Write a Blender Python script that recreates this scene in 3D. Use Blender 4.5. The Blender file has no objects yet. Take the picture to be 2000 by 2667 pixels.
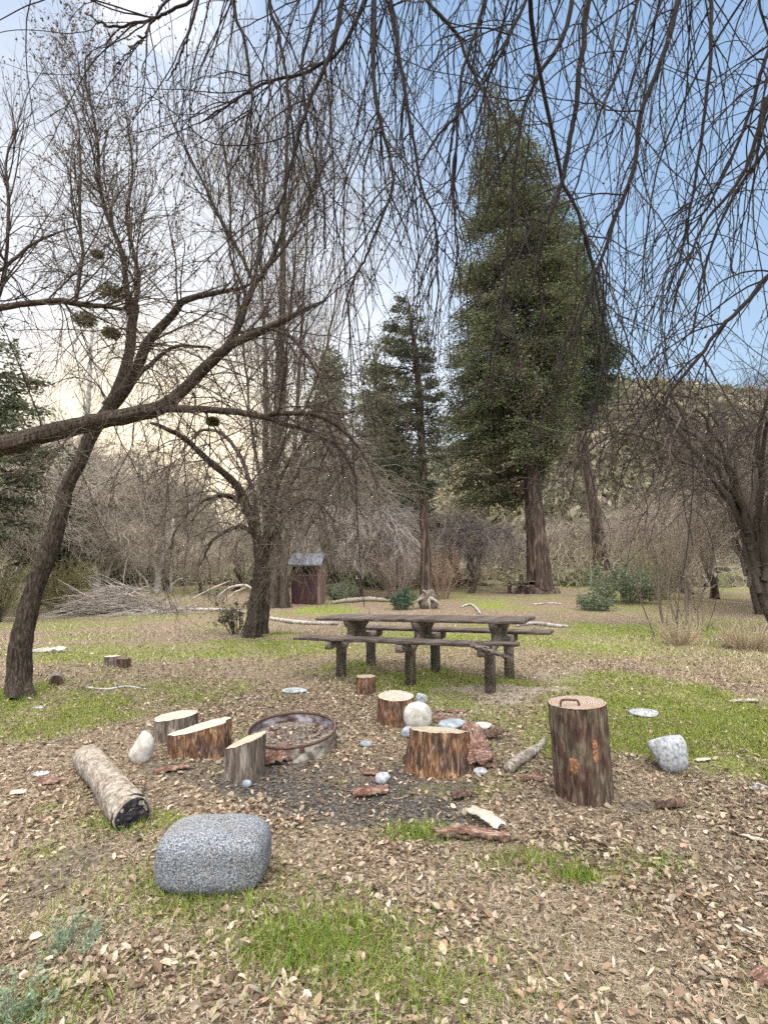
import bpy, bmesh, math, random
import numpy as np
from mathutils import Vector, Matrix, Euler

# ------------------------------------------------------------------ camera / light
SC = bpy.context.scene
COL = SC.collection
F = 1400.0                                   # focal length in photo pixels (photo 2000 x 2667)
CAMH = 1.45
PITCH = math.atan((1450 - 1333.5) / F)
cam = bpy.data.cameras.new("camera")
camo = bpy.data.objects.new("camera", cam)
COL.objects.link(camo)
camo.location = (0, 0, CAMH)
camo.rotation_euler = (math.pi / 2 + PITCH, 0, 0)
cam.sensor_fit = 'VERTICAL'
cam.sensor_height = 36
cam.lens = 36 * F / 2667
cam.clip_start = 0.05
cam.clip_end = 3000
SC.camera = camo

SUN_AZ = math.radians(-24)                   # left of straight ahead
SUN_EL = math.radians(14)
w = bpy.data.worlds.new("World")
SC.world = w
w.use_nodes = True
nt = w.node_tree
nt.nodes.clear()


def wn(t, **kw):
    n = nt.nodes.new(t)
    for k, v in kw.items():
        setattr(n, k, v)
    return n


wo = wn('ShaderNodeOutputWorld')
sky = wn('ShaderNodeTexSky', sky_type='NISHITA', sun_disc=False)
sky.sun_elevation = SUN_EL
sky.sun_rotation = SUN_AZ
sky.air_density = 1.0
sky.dust_density = 1.2
sky.ozone_density = 2.0
bg1 = wn('ShaderNodeBackground')
bg1.inputs['Strength'].default_value = 0.10
pale = wn('ShaderNodeMix', data_type='RGBA')          # clear blue air, paler towards the horizon
pmr = wn('ShaderNodeMapRange', interpolation_type='SMOOTHSTEP')
pale.inputs[6].default_value = (2.4, 3.15, 3.9, 1)
pale.inputs[7].default_value = (1.55, 2.35, 3.6, 1)
bl = wn('ShaderNodeMix', data_type='RGBA')
bl.inputs[0].default_value = 0.75
nt.links.new(sky.outputs[0], bl.inputs[6])
nt.links.new(pale.outputs[2], bl.inputs[7])
nt.links.new(bl.outputs[2], bg1.inputs[0])
# thin bright cloud towards the sun, plus unseen fill added overhead and behind camera
tc = wn('ShaderNodeTexCoord')
sep = wn('ShaderNodeSeparateXYZ')
nt.links.new(tc.outputs['Generated'], sep.inputs[0])
nt.links.new(sep.outputs[2], pmr.inputs[0])
pmr.inputs[1].default_value = 0.0
pmr.inputs[2].default_value = 0.75
nt.links.new(pmr.outputs[0], pale.inputs[0])
noi = wn('ShaderNodeTexNoise')
noi.inputs['Scale'].default_value = 2.6
noi.inputs['Detail'].default_value = 7
noi.inputs['Roughness'].default_value = 0.55
mp = wn('ShaderNodeMapping')
mp.inputs['Scale'].default_value = (1, 1, 2.2)
nt.links.new(tc.outputs['Generated'], mp.inputs[0])
nt.links.new(mp.outputs[0], noi.inputs['Vector'])


def wmath(op, a, b=None, clamp=False):
    n = wn('ShaderNodeMath', operation=op)
    n.use_clamp = clamp
    for i, v in enumerate((a, b)):
        if v is None:
            continue
        if isinstance(v, (int, float)):
            n.inputs[i].default_value = v
        else:
            nt.links.new(v, n.inputs[i])
    return n.outputs[0]


def wdir(az, el, lo, hi):
    """0..1 falloff round a direction"""
    v = (math.sin(az) * math.cos(el), math.cos(az) * math.cos(el), math.sin(el))
    d = wn('ShaderNodeVectorMath', operation='DOT_PRODUCT')
    nt.links.new(tc.outputs['Generated'], d.inputs[0])
    d.inputs[1].default_value = v
    m = wn('ShaderNodeMapRange', interpolation_type='SMOOTHSTEP')
    nt.links.new(d.outputs['Value'], m.inputs[0])
    m.inputs[1].default_value = lo
    m.inputs[2].default_value = hi
    return m.outputs[0]


glow = wdir(math.radians(-24), math.radians(12), 0.74, 0.985)
left = wdir(math.radians(-48), math.radians(38), 0.86, 0.97)
back = wdir(math.radians(180), math.radians(66), 0.42, 0.95)  # bright patch outside the view, added to light the ground
cn = wmath('MULTIPLY', wmath('SUBTRACT', noi.outputs[0], 0.42, True), 5.0, True)
cm = wmath('MULTIPLY', left, cn, True)
cm = wmath('MAXIMUM', cm, wmath('MULTIPLY', glow, 0.95))
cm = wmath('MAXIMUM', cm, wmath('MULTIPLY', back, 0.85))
bg2 = wn('ShaderNodeBackground')
crmp = wn('ShaderNodeMix', data_type='RGBA')
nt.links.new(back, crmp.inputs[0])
warm = wn('ShaderNodeMix', data_type='RGBA')
nt.links.new(wdir(math.radians(-22), math.radians(5), 0.93, 1.0), warm.inputs[0])
warm.inputs[6].default_value = (0.93, 0.95, 1.0, 1)
warm.inputs[7].default_value = (1.7, 1.45, 1.02, 1)
nt.links.new(warm.outputs[2], crmp.inputs[6])
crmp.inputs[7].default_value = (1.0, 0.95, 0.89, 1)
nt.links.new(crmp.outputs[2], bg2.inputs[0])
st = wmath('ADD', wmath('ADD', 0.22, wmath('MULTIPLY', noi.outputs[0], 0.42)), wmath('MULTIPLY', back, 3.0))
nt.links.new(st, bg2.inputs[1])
mx = wn('ShaderNodeMixShader')
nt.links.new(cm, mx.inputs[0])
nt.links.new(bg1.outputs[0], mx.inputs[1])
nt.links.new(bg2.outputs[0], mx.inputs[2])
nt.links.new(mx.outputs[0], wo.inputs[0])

sl = bpy.data.lights.new("sun", 'SUN')
sl.energy = 2.2
sl.angle = math.radians(12)
sl.color = (1.0, 0.86, 0.68)
so = bpy.data.objects.new("sun", sl)
COL.objects.link(so)
sd = Vector((math.sin(SUN_AZ) * math.cos(SUN_EL), math.cos(SUN_AZ) * math.cos(SUN_EL), math.sin(SUN_EL)))
so.rotation_euler = sd.to_track_quat('Z', 'Y').to_euler()
so.location = sd * 50

SC.view_settings.view_transform = 'Standard'
SC.view_settings.look = 'None'
SC.view_settings.gamma = 1
SC.view_settings.exposure = 1.32
SC.cycles.max_bounces = 5
SC.cycles.diffuse_bounces = 3
SC.cycles.use_denoising = False
SC.cycles.use_adaptive_sampling = True
SC.cycles.adaptive_threshold = 0.02

RNG = np.random.default_rng(7)

# ------------------------------------------------------------------ helpers
cP, sP = math.cos(PITCH), math.sin(PITCH)


def ray(px, py):
    u = (px - 1000.0) / F
    v = (1333.5 - py) / F
    return np.array([u, cP - v * sP, sP + v * cP])


def W(px, py, D):
    """world point on the view ray at forward distance D (metres along +Y)"""
    r = ray(px, py)
    return np.array([0, 0, CAMH]) + r * (D / r[1])


_lat = np.random.default_rng(99).random((256, 256))


def vn(x, y, s, seed=0):
    """value noise 0..1, feature size s"""
    x = np.asarray(x, float) / s + 17.3 * seed + 1000
    y = np.asarray(y, float) / s + 9.7 * seed + 1000
    xi = np.floor(x).astype(int)
    yi = np.floor(y).astype(int)
    fx = x - xi
    fy = y - yi
    fx = fx * fx * (3 - 2 * fx)
    fy = fy * fy * (3 - 2 * fy)
    a = _lat[xi % 256, yi % 256]
    b = _lat[(xi + 1) % 256, yi % 256]
    c = _lat[xi % 256, (yi + 1) % 256]
    d = _lat[(xi + 1) % 256, (yi + 1) % 256]
    return (a * (1 - fx) + b * fx) * (1 - fy) + (c * (1 - fx) + d * fx) * fy


def fbm(x, y, s, seed=0, o=4):
    t = 0
    a = 0.5
    for i in range(o):
        t = t + a * vn(x, y, s / 2 ** i, seed + i)
        a *= 0.5
    return t / (1 - 0.5 ** o)


def sstep(a, b, x):
    t = np.clip((x - a) / (b - a), 0, 1)
    return t * t * (3 - 2 * t)


def gz(x, y):
    x = np.asarray(x, float)
    y = np.asarray(y, float)
    r = np.hypot(x, y - 3)
    z = -0.60 * sstep(7.0, 21.0, y)
    z = z + (fbm(x, y, 1.3, 3) - 0.5) * 0.09 * sstep(0, 3, r) + (fbm(x, y, 0.28, 5, 3) - 0.5) * 0.035
    z = z + (fbm(x, y, 9, 8, 2) - 0.5) * 0.25 * sstep(9, 22, r)
    return z


def G(px, py, dz=0.0):
    """world point where the view ray meets the ground"""
    r = ray(px, py)
    D = 2.0
    lo = 0.5
    z = 0.0
    for D in np.geomspace(0.8, 300, 4000):
        p = np.array([0, 0, CAMH]) + r * (D / r[1])
        if p[2] <= gz(p[0], p[1]):
            return np.array([p[0], p[1], float(gz(p[0], p[1])) + dz])
    return p


class Geo:
    def __init__(s):
        s.v = []
        s.f = {}          # n-gon size -> list of arrays
        s.c = []
        s.n = 0

    def add(s, v, f, c=None):
        v = np.asarray(v, float).reshape(-1, 3)
        if not isinstance(f, list):
            f = [f]
        for a in f:
            a = np.asarray(a, int)
            if a.size:
                s.f.setdefault(a.shape[1], []).append(a + s.n)
        s.v.append(v)
        if c is None:
            c = np.ones((len(v), 3)) * 0.5
        c = np.asarray(c, float)
        if c.ndim == 1:
            c = np.tile(c, (len(v), 1))
        s.c.append(c)
        s.n += len(v)
        return s

    def mesh(s, name, mat, off=(0, 0, 0), smooth=True):
        me = bpy.data.meshes.new(name)
        V = np.concatenate(s.v) - np.array(off)
        me.vertices.add(len(V))
        me.vertices.foreach_set('co', V.astype(np.float32).ravel())
        loops = []
        starts = []
        tot = 0
        for k, fl in s.f.items():
            A = np.concatenate(fl)
            loops.append(A.ravel())
            starts.append(tot + np.arange(len(A)) * k)
            tot += A.size
        L = np.concatenate(loops)
        S = np.concatenate(starts)
        me.loops.add(len(L))
        me.loops.foreach_set('vertex_index', L.astype(np.int32))
        me.polygons.add(len(S))
        me.polygons.foreach_set('loop_start', S.astype(np.int32))
        me.polygons.foreach_set('use_smooth', np.full(len(S), smooth))
        at = me.attributes.new('col', 'FLOAT_COLOR', 'POINT')
        C = np.concatenate(s.c)
        at.data.foreach_set('color', np.hstack([C, np.ones((len(C), 1))]).astype(np.float32).ravel())
        me.update(calc_edges=True)
        me.validate()
        me.materials.append(mat)
        return me


def tag(o, label=None, cat=None, group=None, kind=None):
    if label:
        o['label'] = label
    if cat:
        o['category'] = cat
    if group:
        o['group'] = group
    if kind:
        o['kind'] = kind
    return o


def thing(name, label, cat, loc, group=None):
    o = bpy.data.objects.new(name, None)
    o.empty_display_size = 0.1
    COL.objects.link(o)
    o.location = tuple(float(a) for a in loc)
    return tag(o, label, cat, group)


def part(name, geo, mat, root, parent=None, label=None, smooth=True):
    """geo holds world coordinates; root is the thing's Empty"""
    me = geo.mesh(name, mat, root.location, smooth)
    o = bpy.data.objects.new(name, me)
    COL.objects.link(o)
    o.parent = parent or root
    if label:
        o['label'] = label
    return o


def solo(name, geo, mat, loc, label, cat, group=None, kind=None, smooth=True):
    loc = tuple(float(a) for a in loc)
    me = geo.mesh(name, mat, loc, smooth)
    o = bpy.data.objects.new(name, me)
    COL.objects.link(o)
    o.location = loc
    return tag(o, label, cat, group, kind)


def copy_thing(root, loc, rz=0.0, sc=1.0, label=None):
    r = root.copy()
    COL.objects.link(r)
    r.location = tuple(float(a) for a in loc)
    r.rotation_euler = (0, 0, rz)
    r.scale = (sc, sc, sc) if not hasattr(sc, '__len__') else sc
    if label:
        r['label'] = label
    for ch in list(root.children):
        c = ch.copy()
        COL.objects.link(c)
        c.parent = r
        for g in list(ch.children):
            d = g.copy()
            COL.objects.link(d)
            d.parent = c
    return r


# ------------------------------------------------------------------ materials
def lin(c):
    return tuple((x / 255 / 12.92 if x / 255 <= 0.04045 else ((x / 255 + 0.055) / 1.055) ** 2.4) for x in c)


def mat(name, cols, scale=(8, 8, 8), detail=6, rough=0.85, bump=0.3, bscale=None, bdist=0.01,
        attr=0.0, kind='noise', distortion=0.3, spec=0.25, trans=0.0, cols2=None, scale2=2.0):
    """procedural material: noise (or voronoi / rings) through a ramp of linear colours, optional per-vertex tint"""
    m = bpy.data.materials.new(name)
    m.use_nodes = True
    t = m.node_tree
    t.nodes.clear()
    N = t.nodes.new
    out = N('ShaderNodeOutputMaterial')
    b = N('ShaderNodeBsdfPrincipled')
    b.inputs['Roughness'].default_value = rough
    b.inputs['Specular IOR Level'].default_value = spec
    tcn = N('ShaderNodeTexCoord')
    mpn = N('ShaderNodeMapping')
    mpn.inputs['Scale'].default_value = scale
    t.links.new(tcn.outputs['Object'], mpn.inputs[0])
    if kind == 'noise':
        x = N('ShaderNodeTexNoise')
        x.inputs['Scale'].default_value = 1
        x.inputs['Detail'].default_value = detail
        x.inputs['Distortion'].default_value = distortion
        fac = x.outputs[0]
    elif kind == 'voronoi':
        x = N('ShaderNodeTexVoronoi')
        x.inputs['Scale'].default_value = 1
        fac = x.outputs['Distance']
    elif kind == 'rings':
        x = N('ShaderNodeTexWave')
        x.wave_type = 'RINGS'
        x.rings_direction = 'Z'
        x.inputs['Scale'].default_value = 1
        x.inputs['Distortion'].default_value = 5.0
        x.inputs['Detail'].default_value = 3
        x.inputs['Detail Scale'].default_value = 1.5
        fac = x.outputs['Fac']
    t.links.new(mpn.outputs[0], x.inputs['Vector'])

    def ramp(f, cs):
        r = N('ShaderNodeValToRGB')
        e = r.color_ramp.elements
        lo, hi = (0.28, 0.72) if kind == 'noise' else (0.0, 1.0)
        while len(e) < len(cs):
            e.new(0.5)
        for i, c in enumerate(cs):
            e[i].position = lo + (hi - lo) * i / (len(cs) - 1)
            e[i].color = (*c, 1)
        t.links.new(f, r.inputs[0])
        return r.outputs[0]
    col = ramp(fac, cols)
    if cols2:
        x2 = N('ShaderNodeTexNoise')
        x2.inputs['Scale'].default_value = scale2
        x2.inputs['Detail'].default_value = 4
        x2.inputs['Distortion'].default_value = 0.6
        t.links.new(tcn.outputs['Object'], x2.inputs['Vector'])
        r2 = N('ShaderNodeValToRGB')
        e = r2.color_ramp.elements
        e[0].position = 0.46
        e[1].position = 0.60
        e[0].color = (0, 0, 0, 1)
        e[1].color = (1, 1, 1, 1)
        t.links.new(x2.outputs[0], r2.inputs[0])
        mxx = N('ShaderNodeMix')
        mxx.data_type = 'RGBA'
        t.links.new(r2.outputs[0], mxx.inputs[0])
        t.links.new(col, mxx.inputs[6])
        t.links.new(ramp(fac, cols2), mxx.inputs[7])
        col = mxx.outputs[2]
    if attr > 0:
        a = N('ShaderNodeAttribute')
        a.attribute_name = 'col'
        mm = N('ShaderNodeMix')
        mm.data_type = 'RGBA'
        mm.blend_type = 'MULTIPLY'
        mm.inputs[0].default_value = attr
        t.links.new(col, mm.inputs[6])
        t.links.new(a.outputs['Color'], mm.inputs[7])
        col = mm.outputs[2]
    t.links.new(col, b.inputs['Base Color'])
    if bump > 0:
        bn = N('ShaderNodeBump')
        bn.inputs['Strength'].default_value = bump
        bn.inputs['Distance'].default_value = bdist
        if bscale:
            mp2 = N('ShaderNodeMapping')
            mp2.inputs['Scale'].default_value = bscale
            t.links.new(tcn.outputs['Object'], mp2.inputs[0])
            x3 = N('ShaderNodeTexNoise')
            x3.inputs['Scale'].default_value = 1
            x3.inputs['Detail'].default_value = 5
            t.links.new(mp2.outputs[0], x3.inputs['Vector'])
            t.links.new(x3.outputs[0], bn.inputs['Height'])
        else:
            t.links.new(fac, bn.inputs['Height'])
        t.links.new(bn.outputs[0], b.inputs['Normal'])
    sh = b.outputs[0]
    if trans > 0:
        tr = N('ShaderNodeBsdfTranslucent')
        t.links.new(col, tr.inputs[0])
        ms = N('ShaderNodeMixShader')
        ms.inputs[0].default_value = trans
        t.links.new(b.outputs[0], ms.inputs[1])
        t.links.new(tr.outputs[0], ms.inputs[2])
        sh = ms.outputs[0]
    t.links.new(sh, out.inputs[0])
    return m


W1 = (1.0, 1.0, 1.0)
M = {}
M['bark'] = mat('bark', [(0.012, 0.009, 0.007), (0.055, 0.040, 0.031), (0.13, 0.10, 0.08)], (60, 60, 14), bump=1.0, bdist=0.03, attr=0.0, cols2=[(0.014, 0.012, 0.008), (0.06, 0.047, 0.032), (0.13, 0.105, 0.075)], scale2=6)
M['twig'] = mat('twig', [(0.75, 0.75, 0.75), W1], (9, 9, 9), bump=0, attr=1.0)
M['leafy'] = mat('leafy', [(0.75, 0.75, 0.75), W1], (5, 5, 5), bump=0, attr=1.0, trans=0.3, rough=0.7)
M['redbark'] = mat('redbark', [(0.012, 0.009, 0.008), (0.065, 0.045, 0.036), (0.22, 0.16, 0.125)], (7, 7, 0.9), bump=1.0, bdist=0.06, distortion=1)
M['whitebark'] = mat('whitebark', [(0.14, 0.12, 0.10), (0.36, 0.33, 0.30), (0.56, 0.54, 0.51)], (7, 7, 4), bump=0.4)
M['litter'] = mat('litter', [(0.8, 0.8, 0.8), W1], (40, 40, 40), bump=0, attr=1.0, trans=0.12, rough=0.65)


# ------------------------------------------------------------------ tubes and growth
def frames(P):
    T = np.gradient(P, axis=1)
    T /= np.linalg.norm(T, axis=2, keepdims=True) + 1e-9
    m = np.abs(T.mean(axis=1))
    ref = np.zeros_like(m)
    ref[np.arange(len(m)), m.argmin(axis=1)] = 1
    A = np.cross(T, ref[:, None, :])
    A /= np.linalg.norm(A, axis=2, keepdims=True) + 1e-9
    B = np.cross(T, A)
    return T, A, B


def tubes(geo, P, R, S=3, col=None, caps=False):
    """P (N,K,3), R (N,K) -> S-sided tubes; col (N,3)"""
    P = np.asarray(P, float)
    R = np.asarray(R, float)
    if P.ndim == 2:
        P = P[None]
        R = R[None]
    N, K, _ = P.shape
    T, A, B = frames(P)
    th = np.arange(S) * 2 * math.pi / S
    V = P[:, :, None, :] + R[:, :, None, None] * (np.cos(th)[None, None, :, None] * A[:, :, None, :] + np.sin(th)[None, None, :, None] * B[:, :, None, :])
    base = (np.arange(N)[:, None, None] * K + np.arange(K - 1)[None, :, None]) * S
    j = np.arange(S)[None, None, :]
    jn = (j + 1) % S
    fq = np.stack([base + j, base + jn, base + S + jn, base + S + j], axis=-1).reshape(-1, 4)
    fs = [fq]
    if caps:
        i0 = np.arange(N)[:, None] * K * S
        fs.append(i0 + np.arange(S)[::-1][None])
        fs.append(i0 + (K - 1) * S + np.arange(S)[None])
    if col is None:
        C = None
    else:
        col = np.asarray(col, float)
        if col.ndim == 1:
            col = np.tile(col, (N, 1))
        C = np.repeat(col, K * S, axis=0)
    geo.add(V.reshape(-1, 3), fs, C)


def smooth_path(pts, K):
    """Catmull-Rom resample of (n,d) control rows to K rows"""
    p = np.asarray(pts, float)
    p = np.vstack([2 * p[0] - p[1], p, 2 * p[-1] - p[-2]])
    n = len(p) - 3
    t = np.linspace(0, n - 1e-6, K)
    i = t.astype(int)
    u = (t - i)[:, None]
    a, b, c, d = p[i], p[i + 1], p[i + 2], p[i + 3]
    return 0.5 * ((2 * b) + (-a + c) * u + (2 * a - 5 * b + 4 * c - d) * u ** 2 + (-a + 3 * b - 3 * c + d) * u ** 3)


def traced(rows, K, jit=0.0, rng=RNG):
    """rows of (px, py, D, radius_px) -> (K,3) path and (K,) radii in metres"""
    q = np.array([[*W(a, b, d), r * d / F] for a, b, d, r in rows])
    q = smooth_path(q, K)
    if jit:
        n = rng.normal(size=(K, 3))
        n = (n + np.roll(n, 1, 0) + np.roll(n, -1, 0)) / 3
        q[:, :3] += n * jit
    return q[:, :3], np.maximum(q[:, 3], 0.0005)


def resample(P, R, K):
    t = np.linspace(0, len(P) - 1, K)
    i = np.minimum(t.astype(int), len(P) - 2)
    u = t - i
    return P[i] * (1 - u)[:, None] + P[i + 1] * u[:, None], R[i] * (1 - u) + R[i + 1] * u


def stack(paths, K):
    a = [resample(p, r, K) for p, r in paths]
    return np.array([x[0] for x in a]), np.array([x[1] for x in a])


def grow(P, R, n, length, K=8, ang=(25, 60), trop=(0, 0, 1), ts=0.1, wig=0.12, t=(0.2, 1.0), rs=0.6, rt=0.0015, rmax=1.0, rng=RNG, lscale=True, side=None):
    """n child paths growing off the parent paths"""
    N, Kp, _ = P.shape
    seg = np.linalg.norm(np.diff(P, axis=1), axis=2).sum(axis=1)
    idx = rng.choice(N, size=n, p=seg / seg.sum())
    tt = t[0] + (t[1] - t[0]) * rng.random(n)
    f = tt * (Kp - 1)
    i = np.minimum(f.astype(int), Kp - 2)
    u = (f - i)[:, None]
    pos = P[idx, i] * (1 - u) + P[idx, i + 1] * u
    T = P[idx, i + 1] - P[idx, i]
    T /= np.linalg.norm(T, axis=1, keepdims=True) + 1e-9
    r0 = np.minimum((R[idx, i] * (1 - u[:, 0]) + R[idx, i + 1] * u[:, 0]) * rs, rmax)
    rv = rng.normal(size=(n, 3))
    if side is not None:
        rv = rv + np.array(side)
    rv -= (rv * T).sum(1, keepdims=True) * T
    rv /= np.linalg.norm(rv, axis=1, keepdims=True) + 1e-9
    a = np.radians(rng.uniform(ang[0], ang[1], n))[:, None]
    d = np.cos(a) * T + np.sin(a) * rv
    L = rng.uniform(length[0], length[1], n)
    if lscale:
        L = L * (1.15 - 0.6 * tt)
    st_ = (L / (K - 1))[:, None]
    out = np.zeros((n, K, 3))
    out[:, 0] = pos
    tv = np.array(trop, float)[None]
    bend = rng.normal(size=(n, 3)) * wig * 0.5
    for k in range(1, K):
        out[:, k] = out[:, k - 1] + d * st_
        d = d + tv * ts + bend + rng.normal(size=(n, 3)) * wig
        d /= np.linalg.norm(d, axis=1, keepdims=True) + 1e-9
    tap = np.linspace(1, 0, K)[None]
    rt_ = np.minimum(rt, r0)[:, None]
    rad = rt_ + (r0[:, None] - rt_) * tap
    return out, rad


def buds(geo, P, per, size, col, rng=RNG, frac=0.9):
    """little two-ended buds along and at the tips of twigs P (N,K,3)"""
    N, K, _ = P.shape
    n = int(N * per)
    idx = rng.integers(0, N, n)
    f = rng.random(n) ** 0.6 * (K - 1)
    i = np.minimum(f.astype(int), K - 2)
    u = (f - i)[:, None]
    pos = P[idx, i] * (1 - u) + P[idx, i + 1] * u
    d = P[idx, i + 1] - P[idx, i]
    d /= np.linalg.norm(d, axis=1, keepdims=True) + 1e-9
    d = d + rng.normal(size=(n, 3)) * 0.6
    d /= np.linalg.norm(d, axis=1, keepdims=True) + 1e-9
    s = size * rng.uniform(0.6, 1.4, n)[:, None]
    Q = np.stack([pos, pos + d * s * 0.5, pos + d * s, pos + d * s * 1.5], axis=1)
    Rr = np.stack([s[:, 0] * 0.1, s[:, 0] * 0.42, s[:, 0] * 0.36, s[:, 0] * 0.05], axis=1)
    tubes(geo, Q, Rr, 4, col)


def tint(n, base, var=0.25, hue=0.06, rng=RNG):
    k = 1 + rng.uniform(-var, var, (n, 1))
    return np.clip(np.array(base)[None] * k * (1 + rng.uniform(-hue, hue, (n, 3))), 0, 1)


def cyl(TH, S, k, ls, seed, o=3):
    """noise wrapped round a cylinder"""
    a = fbm(TH * k, S / ls, 1.0, seed, o)
    b = fbm((TH - 2 * math.pi) * k, S / ls, 1.0, seed, o)
    w_ = TH / (2 * math.pi)
    return a * (1 - w_) + b * w_ - .5


def trunk_geo(P, R, sides=20, K=60, rough=0.10, flare=1.5, flare_len=0.12, seed=1, ridge=7, col=None, fur=0.0, furk=5.0, furl=.35):
    """fluted, flared trunk surface"""
    P, R = resample(P, R, K)
    T, A, B = frames(P[None])
    A = A[0]
    B = B[0]
    th = np.arange(sides) * 2 * math.pi / sides
    t = np.linspace(0, 1, K)
    s = np.linspace(0, np.linalg.norm(np.diff(P, axis=0), axis=1).sum(), K)
    fl = 1 + (flare - 1) * np.exp(-t / flare_len)
    TH, SS = np.meshgrid(th, s)
    nz = fbm(np.cos(TH) * 2 + 5, np.sin(TH) * 2 + SS * 1.2, 0.8, seed) - 0.5
    nz += 0.5 * (fbm(np.cos(TH) * ridge + 5, np.sin(TH) * ridge + SS * 1.1, 0.9, seed + 9, 2) - 0.5)
    if fur:
        nz -= np.abs(cyl(TH, SS, furk, furl, seed + 3)) * fur * 3 - fur * .3
    root = np.exp(-t / flare_len)[:, None] * 0.35 * np.cos(TH * 5 + seed)
    rr = (R * fl)[:, None] * (1 + rough * 2.2 * nz + root * (flare > 1.01))
    V = P[:, None, :] + rr[:, :, None] * (np.cos(th)[None, :, None] * A[:, None, :] + np.sin(th)[None, :, None] * B[:, None, :])
    g = Geo()
    b = np.arange(K - 1)[:, None] * sides
    j = np.arange(sides)[None]
    jn = (j + 1) % sides
    f = np.stack([b + j, b + jn, b + sides + jn, b + sides + j], -1).reshape(-1, 4)
    g.add(V.reshape(-1, 3), [f, (np.arange(sides) + (K - 1) * sides)[None]], col)
    return g


def xform(V, loc=(0, 0, 0), rot=(0, 0, 0), sc=1.0):
    m = np.array(Euler(rot).to_matrix())
    return (np.asarray(V) * sc) @ m.T + np.array(loc)


def append(g, src, loc=(0, 0, 0), rot=(0, 0, 0), sc=1.0):
    """append Geo src transformed"""
    n0 = g.n
    V = np.concatenate(src.v)
    g.v.append(xform(V, loc, rot, sc))
    g.c.append(np.concatenate(src.c))
    for k, fl in src.f.items():
        for a in fl:
            g.f.setdefault(k, []).append(a + n0)
    g.n += len(V)


# ------------------------------------------------------------------ ground masks
def ell(px, py, rx, ry):
    c = G(px, py)
    D = c[1]
    hh = CAMH - c[2]
    return c[0], c[1], rx * D / F, min(ry * D * D / (F * hh), ry * 40 * D / F)


GREEN = [(1850, 1890, 420, 105, 1.3), (1640, 1800, 230, 45, 1.0), (1440, 1930, 110, 40, .55), (1320, 1870, 90, 35, .5),
         (1180, 1662, 260, 14, .9), (1500, 1690, 130, 26, .55), (1130, 1788, 240, 40, 1.6), (900, 1745, 60, 18, .7), (1300, 1820, 110, 18, .7),
         (300, 1700, 330, 34, .45), (680, 1685, 220, 30, .7), (140, 1860, 190, 60, .55), (40, 1815, 70, 30, 1.2), (440, 1800, 200, 35, .45),
         (110, 2160, 170, 100, .42), (860, 2450, 130, 85, .6), (1150, 2560, 170, 60, .5), (500, 2330, 150, 34, .7), (310, 2160, 70, 30, .8),
         (1085, 2170, 60, 36, .9), (1500, 2290, 36, 32, .9), (1370, 2250, 90, 26, .6), (1680, 2270, 80, 26, .5), (1570, 2450, 60, 60, .5),
         (740, 2170, 50, 60, .4), (120, 2620, 110, 60, .5), (1950, 2500, 70, 80, .4), (1720, 1640, 260, 34, .8), (860, 1588, 90, 10, .7), (1260, 1570, 60, 12, .6), (1150, 2040, 300, 30, .35),
         (150, 2350, 200, 70, .3), (690, 1655, 70, 10, 1.0), (1480, 2590, 100, 60, .35), (700, 2560, 90, 60, .35)]
LITTER = [(450, 2580, 330, 130, 1.3), (1540, 1730, 130, 60, .9), (850, 1830, 290, 60, .9), (640, 2110, 170, 60, .9), (1080, 2310, 200, 80, .7),
          (560, 1850, 160, 50, .5), (1750, 2250, 350, 100, .5), (450, 1740, 200, 30, .6), (1060, 1580, 150, 14, .8), (1880, 2420, 100, 80, .5), (1400, 1655, 130, 12, 1.0)]
DARK = [(900, 2065, 330, 50, 1.1), (700, 2045, 160, 30, 1.0), (1080, 2120, 110, 26, 1.2), (1210, 2040, 120, 22, .7), (920, 2130, 160, 24, .9), (800, 2000, 160, 30, .8), (520, 2010, 200, 30, .5), (110, 2260, 130, 45, .6), (1250, 1760, 60, 10, .2), (1450, 2080, 90, 25, .4), (1700, 2105, 40, 14, .7)]
PATH = [(1330, 1800, 190, 22, 1.0), (1500, 1770, 90, 22, .6), (1180, 1840, 170, 22, .5)]
DRY = [(1500, 2450, 450, 220, 1.0), (1900, 1690, 200, 60, .9), (1300, 1605, 220, 20, .9), (400, 1650, 260, 22, .8), (1100, 2420, 260, 120, .5), (300, 2250, 250, 120, .45), (1760, 2080, 250, 60, .5), (150, 1980, 170, 70, .4)]


def pre(lst):
    return [(*ell(a, b, c, d), s) for a, b, c, d, s in lst]


GREEN, LITTER, DARK, PATH, DRY = map(pre, (GREEN, LITTER, DARK, PATH, DRY))


def blob(lst, x, y):
    wx = x + (vn(x, y, 0.5, 21) - 0.5) * 0.5
    wy = y + (vn(x, y, 0.5, 22) - 0.5) * 0.6
    o = np.zeros_like(x)
    for cx, cy, rx, ry, s in lst:
        d = np.sqrt(((wx - cx) / rx) ** 2 + ((wy - cy) / ry) ** 2)
        o = np.maximum(o, s * (1 - sstep(0.55, 1.25, d)))
    return o


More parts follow.
